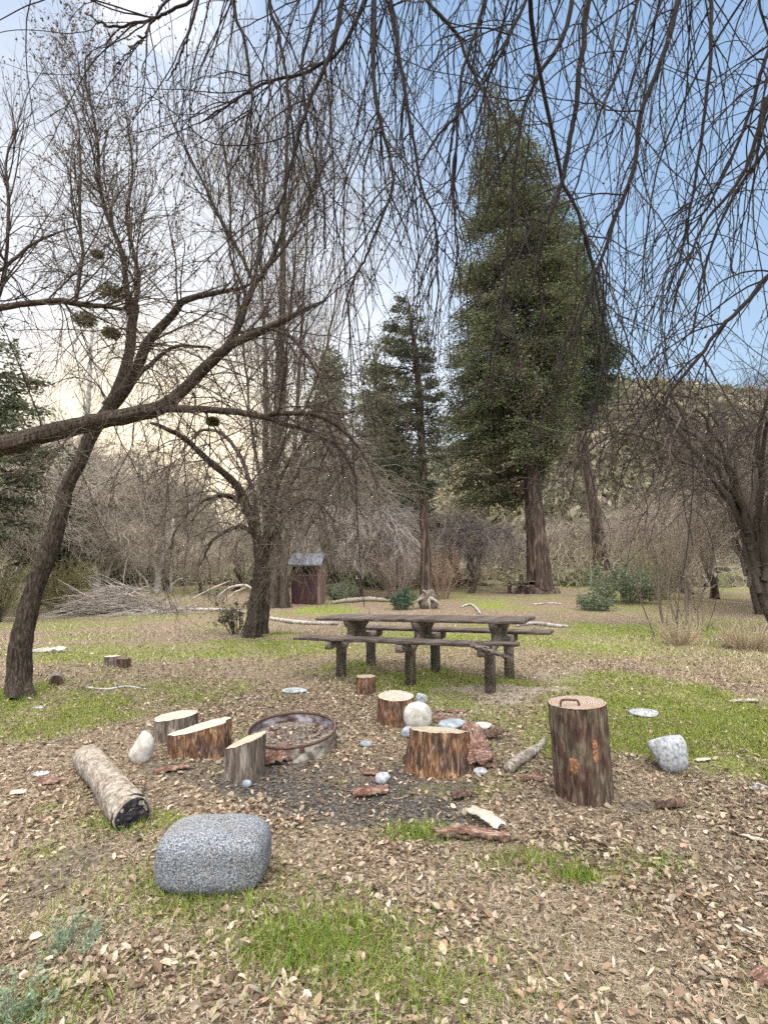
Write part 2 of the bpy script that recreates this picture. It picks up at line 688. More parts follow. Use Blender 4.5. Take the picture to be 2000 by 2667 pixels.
def masks(x, y):
    x = np.asarray(x, float)
    y = np.asarray(y, float)
    n = fbm(x, y, 0.45, 31, 4)
    n2 = fbm(x, y, 1.7, 41, 3)
    far = sstep(6, 10, y) * 0.42 + sstep(1.5, -3, y) * 0.3
    near = 1 - sstep(3.2, 4.5, y)
    n3_ = fbm(x, y, 0.16, 71, 3)
    g = np.clip(blob(GREEN, x, y), 0, 1.2) * ((0.6 + 0.8 * sstep(0.36, 0.60, n)) * (1 - near) + near * (0.08 + 1.3 * sstep(0.42, 0.62, n) * sstep(.35, .6, n3_))) + 0.22 * sstep(0.5, 0.62, n) * sstep(0.42, 0.6, n2) + far * sstep(0.42, 0.62, n2)
    d = blob(DARK, x, y)
    p = blob(PATH, x, y)
    g = g * (1 - 0.8 * np.clip(d, 0, 1)) * (1 - 0.85 * np.clip(p, 0, 1))
    li = np.clip((0.24 + 0.5 * sstep(.40, .62, n2) + blob(LITTER, x, y)) * (1 - .75 * np.clip(g, 0, 1)) - 0.4 * p - 0.85 * d, 0.02, 1.5)
    dr = np.clip(0.26 + blob(DRY, x, y) - 0.9 * d - 0.6 * p, 0.02, 1.2)
    return np.clip(g, 0, 1.3), li, np.clip(d, 0, 1), np.clip(p, 0, 1), dr


# ------------------------------------------------------------------ ground sheet
def ground():
    def axis(c, lo, hi, a, n):
        t0 = math.asinh((lo - c) / a)
        t1 = math.asinh((hi - c) / a)
        return c + a * np.sinh(np.linspace(t0, t1, n))
    xs = axis(0, -420, 420, 2.6, 620)
    ys = axis(3.5, -60, 800, 2.2, 760)
    X, Y = np.meshgrid(xs, ys)
    Z = gz(X, Y)
    g_, l_, d_, p_, r_ = masks(X, Y)
    geo = Geo()
    nx, ny = len(xs), len(ys)
    b = np.arange(ny - 1)[:, None] * nx + np.arange(nx - 1)[None]
    f = np.stack([b, b + 1, b + nx + 1, b + nx], -1).reshape(-1, 4)
    C = np.stack([np.clip(g_, 0, 1), np.clip(d_ + 0.0, 0, 1), np.clip(p_, 0, 1)], -1).reshape(-1, 3)
    geo.add(np.stack([X, Y, Z], -1).reshape(-1, 3), f, C)
    m = bpy.data.materials.new('ground')
    m.use_nodes = True
    t = m.node_tree
    t.nodes.clear()
    N = t.nodes.new
    out = N('ShaderNodeOutputMaterial')
    bs = N('ShaderNodeBsdfPrincipled')
    bs.inputs['Roughness'].default_value = 0.95
    bs.inputs['Specular IOR Level'].default_value = 0.1
    tcn = N('ShaderNodeTexCoord')
    at = N('ShaderNodeAttribute')
    at.attribute_name = 'col'
    sp = N('ShaderNodeSeparateColor')
    t.links.new(at.outputs['Color'], sp.inputs[0])

    def noise(sc, det=6, dist=0.0):
        x = N('ShaderNodeTexNoise')
        x.inputs['Scale'].default_value = sc
        x.inputs['Detail'].default_value = det
        x.inputs['Distortion'].default_value = dist
        t.links.new(tcn.outputs['Object'], x.inputs['Vector'])
        return x.outputs[0]

    def ramp(f, *st_):
        r = N('ShaderNodeValToRGB')
        e = r.color_ramp.elements
        while len(e) < len(st_):
            e.new(0.5)
        for i, (p, c) in enumerate(st_):
            e[i].position = p
            e[i].color = (*c, 1)
        t.links.new(f, r.inputs[0])
        return r.outputs[0]

    def mix(f, a, b):
        x = N('ShaderNodeMix')
        x.data_type = 'RGBA'
        t.links.new(f, x.inputs[0])
        t.links.new(a, x.inputs[6])
        t.links.new(b, x.inputs[7])
        return x.outputs[2]
    soil = ramp(noise(38, 8, 0.8), (0.28, (0.04, 0.029, 0.02)), (0.45, (0.14, 0.105, 0.072)), (0.6, (0.29, 0.225, 0.16)), (0.75, (0.50, 0.41, 0.31)))
    green = ramp(noise(55, 8, 0.5), (0.3, (0.06, 0.08, 0.015)), (0.5, (0.17, 0.205, 0.045)), (0.7, (0.33, 0.36, 0.11)))
    dark = ramp(noise(45, 8, 0.5), (0.3, (0.018, 0.016, 0.015)), (0.5, (0.065, 0.058, 0.052)), (0.7, (0.19, 0.165, 0.145)))
    path = ramp(noise(30, 8, 0.3), (0.3, (0.20, 0.165, 0.13)), (0.6, (0.38, 0.32, 0.26)))
    c = mix(sp.outputs[0], soil, green)
    c = mix(sp.outputs[1], c, dark)
    c = mix(sp.outputs[2], c, path)
    t.links.new(c, bs.inputs['Base Color'])
    bn = N('ShaderNodeBump')
    bn.inputs['Strength'].default_value = 0.8
    bn.inputs['Distance'].default_value = 0.02
    t.links.new(noise(48, 8, 0.8), bn.inputs['Height'])
    t.links.new(bn.outputs[0], bs.inputs['Normal'])
    t.links.new(bs.outputs[0], out.inputs[0])
    solo('ground', geo, m, (0, 0, 0), 'campground floor of dirt, leaf litter and patchy grass', 'ground', kind='structure')


ground()


def scatter(n, dens, ymin=0.9, ymax=16, rng=RNG, pw=1.15):
    """points on the ground, denser near the camera, thinned by dens(x,y) in 0..1"""
    k = n * 3
    u = rng.random(k)
    a = 1 - pw
    y = (ymin ** a + u * (ymax ** a - ymin ** a)) ** (1 / a)
    x = rng.uniform(-1, 1, k) * (y * 0.88 + 1.4)
    keep = rng.random(k) < dens(x, y)
    x, y = x[keep][:n], y[keep][:n]
    return x, y


def leaves_on(x, y, size, cols, rng=RNG, lift=0.012, stand=0.5):
    n = len(x)
    geo = Geo()
    z = gz(x, y) + rng.random(n) * lift
    yaw = rng.uniform(0, 2 * math.pi, n)
    pitch = rng.normal(0, 0.35 * stand * 2, n)
    roll = rng.normal(0, 0.35 * stand * 2, n)
    s = size * (0.3 + 1.35 * rng.random(n) ** 2)
    asp = rng.uniform(0.2, 0.62, n)
    fold = rng.uniform(0.05, 0.8, n)
    cur = rng.uniform(-0.35, 0.45, n)
    # local leaf: base, mid-rib, tip + two on either side
    loc = np.zeros((n, 7, 3))
    loc[:, 0] = np.stack([-0.5 * s, 0 * s, cur * s * 0.5], -1)
    loc[:, 1] = np.stack([0.5 * s, 0 * s, cur * s * 0.5], -1)
    for q, (a, sg) in enumerate(((-0.2, 1), (0.2, 1), (-0.2, -1), (0.2, -1))):
        jj = rng.uniform(0.8, 1.15, n)
        loc[:, 2 + q] = np.stack([a * s * jj, sg * asp * s * 0.5 * jj, fold * asp * s * 0.5], -1)
    loc[:, 6] = 0
    cy, sy = np.cos(yaw), np.sin(yaw)
    cp, sp = np.cos(pitch), np.sin(pitch)
    cr, sr = np.cos(roll), np.sin(roll)
    X, Yv, Z = loc[..., 0], loc[..., 1], loc[..., 2]
    Y2 = Yv * cr[:, None] - Z * sr[:, None]
    Z2 = Yv * sr[:, None] + Z * cr[:, None]
    X3 = X * cp[:, None] + Z2 * sp[:, None]
    Z3 = -X * sp[:, None] + Z2 * cp[:, None]
    X4 = X3 * cy[:, None] - Y2 * sy[:, None]
    Y4 = X3 * sy[:, None] + Y2 * cy[:, None]
    Zb = Z3.min(axis=1)
    V = np.stack([X4 + x[:, None], Y4 + y[:, None], Z3 - np.minimum(Zb, 0)[:, None] * 0.7 + z[:, None]], -1)
    b = np.arange(n)[:, None] * 7
    f4 = np.concatenate([b + np.array([0, 6, 3, 2])[[0, 1, 2, 3]], b + np.array([6, 1, 3, 3])[None, :4]]) if False else None
    f3 = np.concatenate([b + np.array(a)[None] for a in ((0, 6, 2), (6, 3, 2), (6, 1, 3), (0, 4, 6), (6, 4, 5), (6, 5, 1))])
    cols = np.asarray(cols)
    c = cols[rng.integers(0, len(cols), n)] * rng.uniform(0.45, 1.2, (n, 1)) * [1.0, .98, .94]
    geo.add(V.reshape(-1, 3), f3, np.repeat(np.clip(c, 0, 1), 7, axis=0))
    return geo


def blades_on(x, y, h, wd, cols, rng=RNG, lean=0.5, segs=3, flat=0.0):
    n = len(x)
    geo = Geo()
    z = gz(x, y) - 0.003
    yaw = rng.uniform(0, 2 * math.pi, n)
    d = np.stack([np.cos(yaw), np.sin(yaw)], -1)
    H = h * rng.uniform(0.45, 1.3, n)
    le = np.abs(rng.normal(0, lean, n)) + flat
    K = segs + 1
    t = np.linspace(0, 1, K)
    hor = (le * H)[:, None] * t[None] ** 1.6
    ver = H[:, None] * t[None] * np.maximum(0.08, 1 - 0.45 * le[:, None] * t[None])
    wdt = wd * (1 - t ** 1.5)[None] * rng.uniform(0.7, 1.3, (n, 1)) + 0.0002
    c0 = np.stack([x[:, None] + hor * d[:, :1], y[:, None] + hor * d[:, 1:], z[:, None] + ver], -1)
    a2 = rng.uniform(0, math.pi * 2, n)
    sv = np.stack([np.cos(a2), np.sin(a2), np.zeros(n)], -1)[:, None, :]
    V = np.stack([c0 - sv * wdt[..., None], c0 + sv * wdt[..., None]], 2)
    b = (np.arange(n)[:, None] * K + np.arange(K - 1)[None])[..., None] * 2
    f = (b + np.array([0, 1, 3, 2])).reshape(-1, 4)
    cols = np.asarray(cols)
    c = cols[rng.integers(0, len(cols), n)] * rng.uniform(0.6, 1.3, (n, 1))
    geo.add(V.reshape(-1, 3), f, np.repeat(np.clip(c, 0, 1), K * 2, axis=0))
    return geo


def ground_cover():
    r = np.random.default_rng(11)
    leafc = [(0.46, 0.36, 0.27), (0.52, 0.42, 0.33), (0.36, 0.27, 0.19), (0.22, 0.155, 0.11), (0.42, 0.29, 0.21), (0.58, 0.50, 0.41), (0.28, 0.20, 0.13), (0.15, 0.105, 0.075), (0.38, 0.33, 0.22), (.44, .38, .27)]
    # leaves
    G1 = Geo()
    x, y = scatter(118000, lambda a, b: np.clip(masks(a, b)[1] * 0.75 * (0.35 + 1.2 * sstep(.35, .6, fbm(a, b, .35, 61))), 0, 1), ymax=9, rng=r, pw=1.5)
    append(G1, leaves_on(x, y, 0.030, leafc, r))
    x, y = scatter(62000, lambda a, b: np.clip(masks(a, b)[1] * 0.6 + 0.12, 0, 1), ymin=3, ymax=24, rng=r, pw=1.2)
    append(G1, leaves_on(x, y, 0.030, leafc, r))
    solo('leaf_litter', G1, M['litter'], (0, 0, 0), 'dry pinkish brown fallen leaves covering the campsite floor', 'leaves', kind='stuff', smooth=False)
    # crumbs: small bark / wood chips and broken leaf bits
    G2 = Geo()
    x, y = scatter(150000, lambda a, b: 0.5 * (1 - .7 * masks(a, b)[2]), ymax=7, rng=r, pw=1.5)
    append(G2, leaves_on(x, y, 0.017, [(0.42, 0.33, 0.25), (0.22, 0.16, 0.11), (0.12, 0.085, 0.06), (0.55, 0.46, 0.38), (0.07, 0.05, 0.04), (0.18, 0.15, 0.09)], r, lift=0.006))
    solo('bark_crumbs', G2, M['litter'], (0, 0, 0), 'small crumbs of bark and broken leaf strewn over the bare dirt', 'debris', kind='stuff', smooth=False)
    # green grass
    G3 = Geo()
    gc = [(0.21, 0.26, 0.045), (0.31, 0.35, 0.06), (0.14, 0.18, 0.035), (0.40, 0.40, 0.13), (0.25, 0.29, 0.07)]
    x, y = scatter(210000, lambda a, b: np.clip(masks(a, b)[0] ** 1.3, 0, 1), ymax=7, rng=r, pw=1.4)
    append(G3, blades_on(x, y, 0.035, 0.0013, gc, r, lean=0.7))
    x, y = scatter(150000, lambda a, b: np.clip(masks(a, b)[0] ** 1.2, 0, 1), ymin=4, ymax=26, rng=r, pw=1.2)
    append(G3, blades_on(x, y, 0.045, 0.0028, gc, r, lean=0.7, segs=2))
    # tall tufts
    tx, ty = [], []
    for (px, py, rr, n) in ((860, 2440, .22, 2200), (780, 2480, .16, 1200), (500, 2325, .30, 1500), (1085, 2175, .10, 700), (1500, 2290, .05, 350), (1150, 2580, .22, 900),
                            (310, 2155, .14, 500), (20, 1820, .16, 900), (730, 1650, .3, 900), (1180, 1720, .9, 1500), (1500, 2270, .2, 300), (1370, 2250, .15, 400), (940, 2560, .2, 600), (120, 2640, .15, 500), (1700, 2260, .12, 250), (460, 2290, .1, 250), (560, 2330, .1, 250)):
        c = G(px, py)
        tx.append(c[0] + r.normal(0, rr, n))
        ty.append(c[1] + r.normal(0, rr * 0.5, n))
    x, y = np.concatenate(tx), np.concatenate(ty)
    append(G3, blades_on(x, y, 0.060, 0.0017, gc[:3] + [(0.16, 0.30, 0.04)], r, lean=0.6, segs=4))
    solo('grass', G3, M['litter'], (0, 0, 0), 'short green grass growing in patches through the litter', 'grass', kind='stuff')
    # straw
    G4 = Geo()
    dc = [(0.56, 0.46, 0.33), (0.44, 0.35, 0.24), (0.66, 0.57, 0.43), (0.32, 0.25, 0.16), (0.36, 0.31, 0.20), (0.25, 0.20, 0.13)]
    x, y = scatter(230000, lambda a, b: np.clip(masks(a, b)[4] * 0.8, 0, 1), ymax=8, rng=r, pw=1.45)
    append(G4, blades_on(x, y, 0.034, 0.0011, dc, r, lean=1.2, flat=1.0))
    x, y = scatter(60000, lambda a, b: np.clip(masks(a, b)[4] * 0.8, 0, 1), ymin=6, ymax=30, rng=r, pw=1.1)
    append(G4, blades_on(x, y, 0.08, 0.004, dc, r, lean=0.8, flat=0.2, segs=2))
    solo('dry_grass', G4, M['litter'], (0, 0, 0), 'bleached dry grass and straw matted on the ground', 'dry grass', kind='stuff')
    # twigs lying about
    G5 = Geo()
    n = 1500
    x, y = scatter(n, lambda a, b: 0.5 + 0 * a, ymax=11, rng=r, pw=1.3)
    n = len(x)
    L = r.uniform(0.04, 0.22, n)
    yaw = r.uniform(0, 2 * math.pi, n)
    t = np.linspace(-0.5, 0.5, 5)
    bd = r.normal(0, 0.12, n)
    ax = L[:, None] * t[None]
    ay = (L * bd)[:, None] * (t[None] ** 2) * 4
    X = x[:, None] + ax * np.cos(yaw)[:, None] - ay * np.sin(yaw)[:, None]
    Y = y[:, None] + ax * np.sin(yaw)[:, None] + ay * np.cos(yaw)[:, None]
    P = np.stack([X, Y, gz(X, Y) + 0.008], -1)
    R = np.repeat(r.uniform(0.0012, 0.004, (n, 1)), 5, 1) * np.array([1, 1, .9, .8, .5])[None]
    tubes(G5, P, R, 4, tint(n, (0.24, 0.18, 0.13), 0.6))
    solo('fallen_twigs', G5, M['litter'], (0, 0, 0), 'thin dead twigs scattered over the campsite floor', 'twigs', kind='stuff')


ground_cover()


# ------------------------------------------------------------------ hills
def hill(name, prof, y0, y1, label, cols, seed, scrub_n, scrub_cols, scrub_size, base_z=-0.8):
    """terrain strip rising from y0 to a ridge at y1; prof rows (px, py) of the ridge line as seen"""
    prof = np.array(prof, float)
    pr = prof[:, 0]
    K = 90
    az = np.linspace(-1.35, 1.35, 260)            # x/y slope
    rid = np.interp(az, (pr - 1000) / F, (1450 - prof[:, 1]) / F)
    t = np.linspace(0, 1.6, K)
    A, T = np.meshgrid(az, t)
    Rr = np.tile(rid, (K, 1))
    Yd = y0 + (y1 - y0) * T
    X = A * Yd
    top = CAMH + Rr * y1
    s = np.where(T < 1, sstep(0, 1, T) ** 0.9, 1 - 0.35 * (T - 1))
    Z = base_z + (top - base_z) * s
    hk = np.clip((top - base_z - 1) / 8, 0, 1)
    Z += (fbm(X, Yd, (y1 - y0) * 0.35, seed) - 0.5) * (y1 - y0) * 0.10 * np.sin(np.clip(T, 0, 1) * math.pi) * hk
    Z += (fbm(X, Yd, 5, seed + 3) - 0.5) * 1.2 * sstep(0, 0.2, T) * hk
    g = Geo()
    nx = len(az)
    b = np.arange(K - 1)[:, None] * nx + np.arange(nx - 1)[None]
    f = np.stack([b, b + 1, b + nx + 1, b + nx], -1).reshape(-1, 4)
    g.add(np.stack([X, Yd, Z], -1).reshape(-1, 3), f)
    m = mat(name, cols, (0.25, 0.25, 0.25), detail=10, bump=0.5, bdist=0.4, bscale=(2, 2, 2))
    solo('hills', g, m, (0, 0, 0), label, 'hills', kind='structure')
    # scrub
    r = np.random.default_rng(seed)
    ii = r.integers(5, int(K * 1.05 / 1.6), scrub_n)
    jj = r.integers(0, nx - 1, scrub_n)
    keep = np.abs(az[jj]) < 0.95
    ii, jj = ii[keep], jj[keep]
    fi = r.random(len(ii))
    fj = r.random(len(ii))
    P = lambda Q: Q[ii, jj] * (1 - fi) * (1 - fj) + Q[ii + 1, jj] * fi * (1 - fj) + Q[ii, jj + 1] * (1 - fi) * fj + Q[ii + 1, jj + 1] * fi * fj
    px, py_, pz = P(X), P(Yd), P(Z)
    n = len(px)
    q = 34
    sz = scrub_size * r.uniform(0.5, 1.5, n)
    fl_ = .11 if scrub_size > 3 else .16
    cc = np.asarray(scrub_cols)[r.integers(0, len(scrub_cols), n)] * r.uniform(0.7, 1.25, (n, 1))
    off = r.normal(size=(n, q, 3)) * sz[:, None, None] * np.array([0.5, 0.5, 0.33])
    off[..., 2] = np.abs(off[..., 2]) + sz[:, None] * 0.1
    cen = np.stack([px, py_, pz], -1)[:, None] + off
    d1 = r.normal(size=(n, q, 3)) * sz[:, None, None] * fl_
    d2 = r.normal(size=(n, q, 3)) * sz[:, None, None] * fl_ * .7
    V = np.stack([cen - d1, cen + d2, cen + d1, cen - d2], 2).reshape(-1, 3)
    gg = Geo()
    gg.add(V, np.arange(len(V)).reshape(-1, 4), np.clip(np.repeat(cc, q * 4, axis=0) * np.repeat(r.uniform(0.6, 1.3, n * q), 4)[:, None], 0, 1))
    solo('hillside_scrub', gg, M['leafy'], (0, 0, 0), 'brown and olive scrub covering ' + label, 'scrub', kind='stuff')


hill('hill_far', [(-1500, 1150), (0, 1210), (250, 1285), (480, 1335), (590, 1420), (680, 1400), (850, 1330), (1000, 1260), (1130, 1205), (1200, 1185), (1400, 1140), (2000, 1100), (3500, 1050)],
     80, 240, 'the far ridge closing the valley', [(0.10, 0.085, 0.065), (0.20, 0.165, 0.12), (0.30, 0.25, 0.19)], 51, 9000,
     [(.22, .21, .15), (.28, .25, .19), (.17, .18, .12)], 3.6)
hill('hill_right', [(-1500, 1470), (900, 1460), (1150, 1330), (1300, 1160), (1450, 1060), (1560, 1032), (1640, 1022), (1720, 1028), (1850, 1040), (2000, 1050), (2600, 1000), (3500, 1000)],
     46, 105, 'the steep slope on the right', [(0.24, 0.20, 0.14), (0.34, 0.28, 0.21), (0.46, 0.37, 0.30)], 52, 15000,
     [(.30, .26, .17), (.34, .29, .20), (.24, .23, .14), (.36, .30, .23), (.27, .255, .155)], 1.7)
hill('hill_left', [(-1500, 1100), (-200, 1200), (80, 1310), (250, 1380), (400, 1440), (520, 1500), (760, 1620), (3500, 1700)],
     34, 75, 'the dark slope on the left', [(0.2, 0.17, 0.11), (0.3, 0.25, 0.17), (0.38, 0.32, 0.22)], 53, 6000,
     [(.24, .22, .14), (.32, .28, .19), (.24, .25, .14)], 1.5)


# ------------------------------------------------------------------ bare trees
BR = (0.065, 0.047, 0.038)       # dark brown twig
GB = (0.22, 0.185, 0.145)      # grey brown
PG = (0.27, 0.235, 0.21)      # pale grey


def leaning_tree():
    r = np.random.default_rng(101)
    tp, tr = traced([(50, 1835, 5.7, 36), (53, 1771, 5.8, 34), (55, 1690, 5.8, 32), (69, 1612, 5.82, 29), (95, 1521, 5.85, 26), (131, 1431, 5.9, 26), (158, 1340, 5.95, 23), (172, 1280, 6, 21), (186, 1245, 6, 20), (214, 1190, 6.05, 20),
                     (240, 1130, 6.1, 21), (290, 1055, 6.15, 20), (325, 970, 6.2, 17), (340, 900, 6.2, 16), (345, 840, 6.2, 15), (352, 795, 6.2, 13), (330, 778, 6.2, 7)], 90, 0.004, r)
    tr = tr * .80
    root = thing('leaning_tree', 'dark leaning trunk at the left edge curving up to the right, bare crown', 'tree', (tp[0][0], tp[0][1], gz(tp[0][0], tp[0][1])))
    g = trunk_geo(tp, tr, 72, 420, 0.12, 1.35, 0.03, 3, fur=.6, furl=.3)
    part('trunk', g, M['bark'], root)
    l1 = traced([(283, 1062, 6.15, 20), (325, 1017, 6.1, 16), (361, 950, 6.0, 14), (386, 890, 5.9, 13), (458, 812, 5.8, 10), (482, 783, 5.75, 9), (550, 765, 5.7, 7), (615, 753, 5.6, 5), (660, 735, 5.5, 3)], 30, .006, r)
    l2 = traced([(335, 820, 6.2, 9), (319, 663, 6.2, 6), (277, 555, 6.2, 5.5), (259, 482, 6.2, 5), (259, 392, 6.2, 4), (240, 290, 6.1, 3), (223, 205, 6.1, 2.2), (232, 140, 6.0, 1.6), (289, 108, 5.9, 1)], 30, .01, r)
    l3 = traced([(330, 1010, 6.1, 9), (400, 940, 5.9, 6), (470, 900, 5.7, 4.5), (545, 905, 5.5, 3)], 30, .01, r)
    l4 = traced([(350, 800, 6.2, 8), (365, 730, 6.3, 5), (345, 640, 6.3, 4), (330, 560, 6.3, 3.5), (345, 420, 6.3, 3), (330, 300, 6.3, 2)], 30, .01, r)
    for p, rr in (l1, l2, l3, l4):
        gl = Geo()
        tubes(gl, p, rr, 10)
        part('limb', gl, M['bark'], root)
    P, R = stack([(tp[60:], tr[60:]), l1, l2, l3, l4], 30)
    up, ur = stack([(tp[80:], tr[80:]), l2, l4, (l1[0][8:], l1[1][8:])], 30)
    gc = Geo()
    a = grow(up, ur, 44, (0.6, 1.7), 14, (15, 50), (0, 0, 1), 0.09, 0.10, (0.05, .95), .5, .002, .012, r)
    tubes(gc, *a, 5, BR)
    b = grow(*a, 330, (0.35, 1.0), 9, (20, 50), (0, 0, 1), .08, .12, (.1, 1), .7, .0013, .005, r)
    tubes(gc, *b, 3, BR)
    c = grow(*b, 1500, (0.1, 0.35), 6, (20, 55), (0, 0, 1), .05, .15, (.1, 1), .8, .001, .003, r)
    tubes(gc, *c, 3, BR)
    # drooping low twigs
    d = grow(P, R, 60, (0.8, 2.0), 12, (50, 100), (0, 0, -1), 0.12, 0.12, (0, .6), .3, .002, .008, r)
    tubes(gc, *d, 4, BR)
    e = grow(*d, 700, (0.2, 0.8), 7, (30, 70), (0, 0, -1), .1, .16, (.1, 1), .7, .0012, .004, r)
    tubes(gc, *e, 3, GB)
    part('crown', gc, M['twig'], root)
    gb = Geo()
    buds(gb, c[0], 1.6, 0.018, (0.16, 0.11, 0.07), r)
    part('buds', gb, M['twig'], root)


def limb_tree():
    """tree just outside the left edge; its big limb crosses the view"""
    r = np.random.default_rng(202)
    tp = np.array([[-5.6, 4.2, -0.3], [-5.5, 4.3, 0.9], [-5.0, 4.5, 1.8], [-4.4, 4.7, 2.3]])
    q = smooth_path(np.hstack([tp, [[.26], [.2], [.17], [.13]]]), 40)
    base = tp[0].copy()
    base[2] = gz(base[0], base[1])
    root = thing('crossing_limb_tree', 'bare tree at the left edge whose thick limb crosses before the leaning trunk', 'tree', base)
    lb = traced([(-260, 1175, 4.7, 33), (0, 1162, 4.9, 26), (90, 1137, 4.95, 24), (193, 1113, 5, 22), (271, 1095, 5, 21), (361, 1077, 5, 21), (422, 1059, 5, 19), (482, 1011, 5, 15), (542, 950, 5, 14), (603, 899, 5, 12),
                 (699, 854, 5, 10), (796, 806, 4.9, 6), (850, 780, 4.9, 3)], 110, .004, r)
    g = Geo()
    append(g, trunk_geo(q[:, :3], q[:, 3], 20, 50, .1, 1.3, .1, 5))
    part('trunk', g, M['bark'], root)
    lims = [lb]
    g = trunk_geo(lb[0], lb[1], 64, 420, .12, 1.0, .1, 6, fur=.45, furl=.3)
    part('limb', g, M['bark'], root, label='thick limb rising from the left edge to the right')
    others = [
        [(590, 908, 5, 12), (627, 830, 5.05, 10), (663, 741, 5.1, 8), (699, 693, 5.1, 6), (741, 590, 5.15, 3.5), (735, 520, 5.2, 2)],
        [(415, 1062, 5, 13), (482, 1065, 4.95, 10), (603, 1071, 4.9, 9), (693, 1089, 4.85, 8), (753, 1110, 4.8, 6), (844, 1137, 4.8, 5), (900, 1190, 4.8, 3.5), (930, 1260, 4.8, 2)],
        [(690, 1088, 4.85, 7), (735, 1074, 4.8, 7), (832, 1083, 4.7, 6), (892, 1119, 4.7, 5), (940, 1174, 4.7, 3.5), (988, 1270, 4.7, 2)],
        [(-220, 860, 4.8, 14), (0, 802, 5, 9), (150, 784, 5, 8), (199, 790, 5, 8), (301, 802, 5, 5), (340, 806, 5, 3)],
        [(-180, 760, 4.9, 9), (0, 700, 5, 5), (90, 633, 5.1, 4), (199, 591, 5.2, 2)],
        [(199, 786, 5, 5), (215, 660, 5, 4.5), (208, 573, 5, 4), (211, 422, 5, 3), (200, 300, 5, 2), (165, 190, 5, 1)],
        [(-30, 790, 5, 6), (6, 748, 5, 5), (24, 543, 5, 4), (18, 422, 5, 3), (40, 330, 5, 2), (10, 230, 5, 1)],
        [(663, 741, 5.1, 5), (627, 663, 5.1, 4.5), (560, 540, 5.1, 4), (524, 464, 5.1, 3), (452, 320, 5.1, 2), (416, 205, 5.1, 1)],
        [(663, 741, 5.1, 5), (680, 600, 5.2, 4), (690, 450, 5.2, 3.2), (700, 300, 5.2, 2), (705, 200, 5.2, 1)],
        [(699, 693, 5.1, 5), (760, 620, 5.1, 3), (800, 520, 5.1, 2.4), (860, 400, 5.1, 1.4)],
        [(640, 770, 5.1, 5), (600, 660, 5.0, 3), (600, 520, 5.0, 2.4), (575, 330, 5.0, 1.4)],
        [(699, 854, 5, 6), (760, 880, 4.9, 5), (820, 960, 4.8, 4), (860, 1040, 4.8, 2.5), (900, 1120, 4.8, 1.6)],
        [(-220, 1000, 4.8, 10), (-190, 860, 4.8, 9), (-220, 860, 4.8, 9)],
    ]
    # carry the upper limbs back to the trunk
    for i, rows in enumerate(others):
        p, rr = traced(rows, 40, .006, r)
        lims.append((p, rr))
        gl = Geo()
        tubes(gl, p, rr, 9)
        part('limb', gl, M['bark'], root)
    j = smooth_path(np.array([[-5.35, 4.35, 1.3, .15], [-5.0, 4.5, 2.3, .1], [-4.6, 4.7, 3.0, .08], [*W(-220, 1000, 4.8), .05]]), 16)
    gl = Geo()
    tubes(gl, j[:, :3], j[:, 3], 9)
    part('limb', gl, M['bark'], root)
    gc = Geo()
    # upright sprouts
    up = stack([lims[1], lims[6], lims[7], lims[8], lims[9], lims[10], lims[11], (lims[4][0][10:], lims[4][1][10:]), (lb[0][75:], lb[1][75:])], 30)
    a = grow(*up, 95, (0.6, 1.7), 14, (12, 42), (0, 0, 1), 0.08, 0.07, (0.02, .9), .6, .0018, .009, r)
    tubes(gc, *a, 5, BR)
    b = grow(*a, 620, (0.3, 0.9), 9, (18, 45), (0, 0, 1), .07, .10, (.1, 1), .7, .0013, .0045, r)
    tubes(gc, *b, 3, BR)
    c = grow(*b, 2200, (0.08, 0.3), 5, (20, 55), (0, 0, 1), .05, .15, (.1, 1), .8, .001, .0025, r)
    tubes(gc, *c, 3, GB)
    # drooping ones
    lo = stack([(lb[0][15:], lb[1][15:]), lims[2], lims[3], lims[5], lims[12], (lims[4][0][5:], lims[4][1][5:])], 40)
    d = grow(*lo, 150, (0.8, 2.1), 14, (40, 110), (0, 0, -1), 0.10, 0.13, (0.05, 1), .35, .0018, .007, r)
    tubes(gc, *d, 4, BR)
    e = grow(*d, 1700, (0.2, 0.85), 8, (25, 65), (0, 0, -1), .09, .15, (.05, 1), .75, .0012, .0035, r)
    tubes(gc, *e, 3, tint(1700, BR, .3, rng=r))
    f = grow(*e, 3000, (0.06, 0.25), 5, (30, 70), (0, 0, -1), .05, .2, (.1, 1), .8, .001, .0022, r)
    tubes(gc, *f, 3, GB)
    part('crown', gc, M['twig'], root)
    gb = Geo()
    buds(gb, c[0], 1.2, 0.014, (0.16, 0.11, 0.07), r)
    buds(gb, f[0], 0.5, 0.010, (0.16, 0.11, 0.07), r)
    part('buds', gb, M['twig'], root)


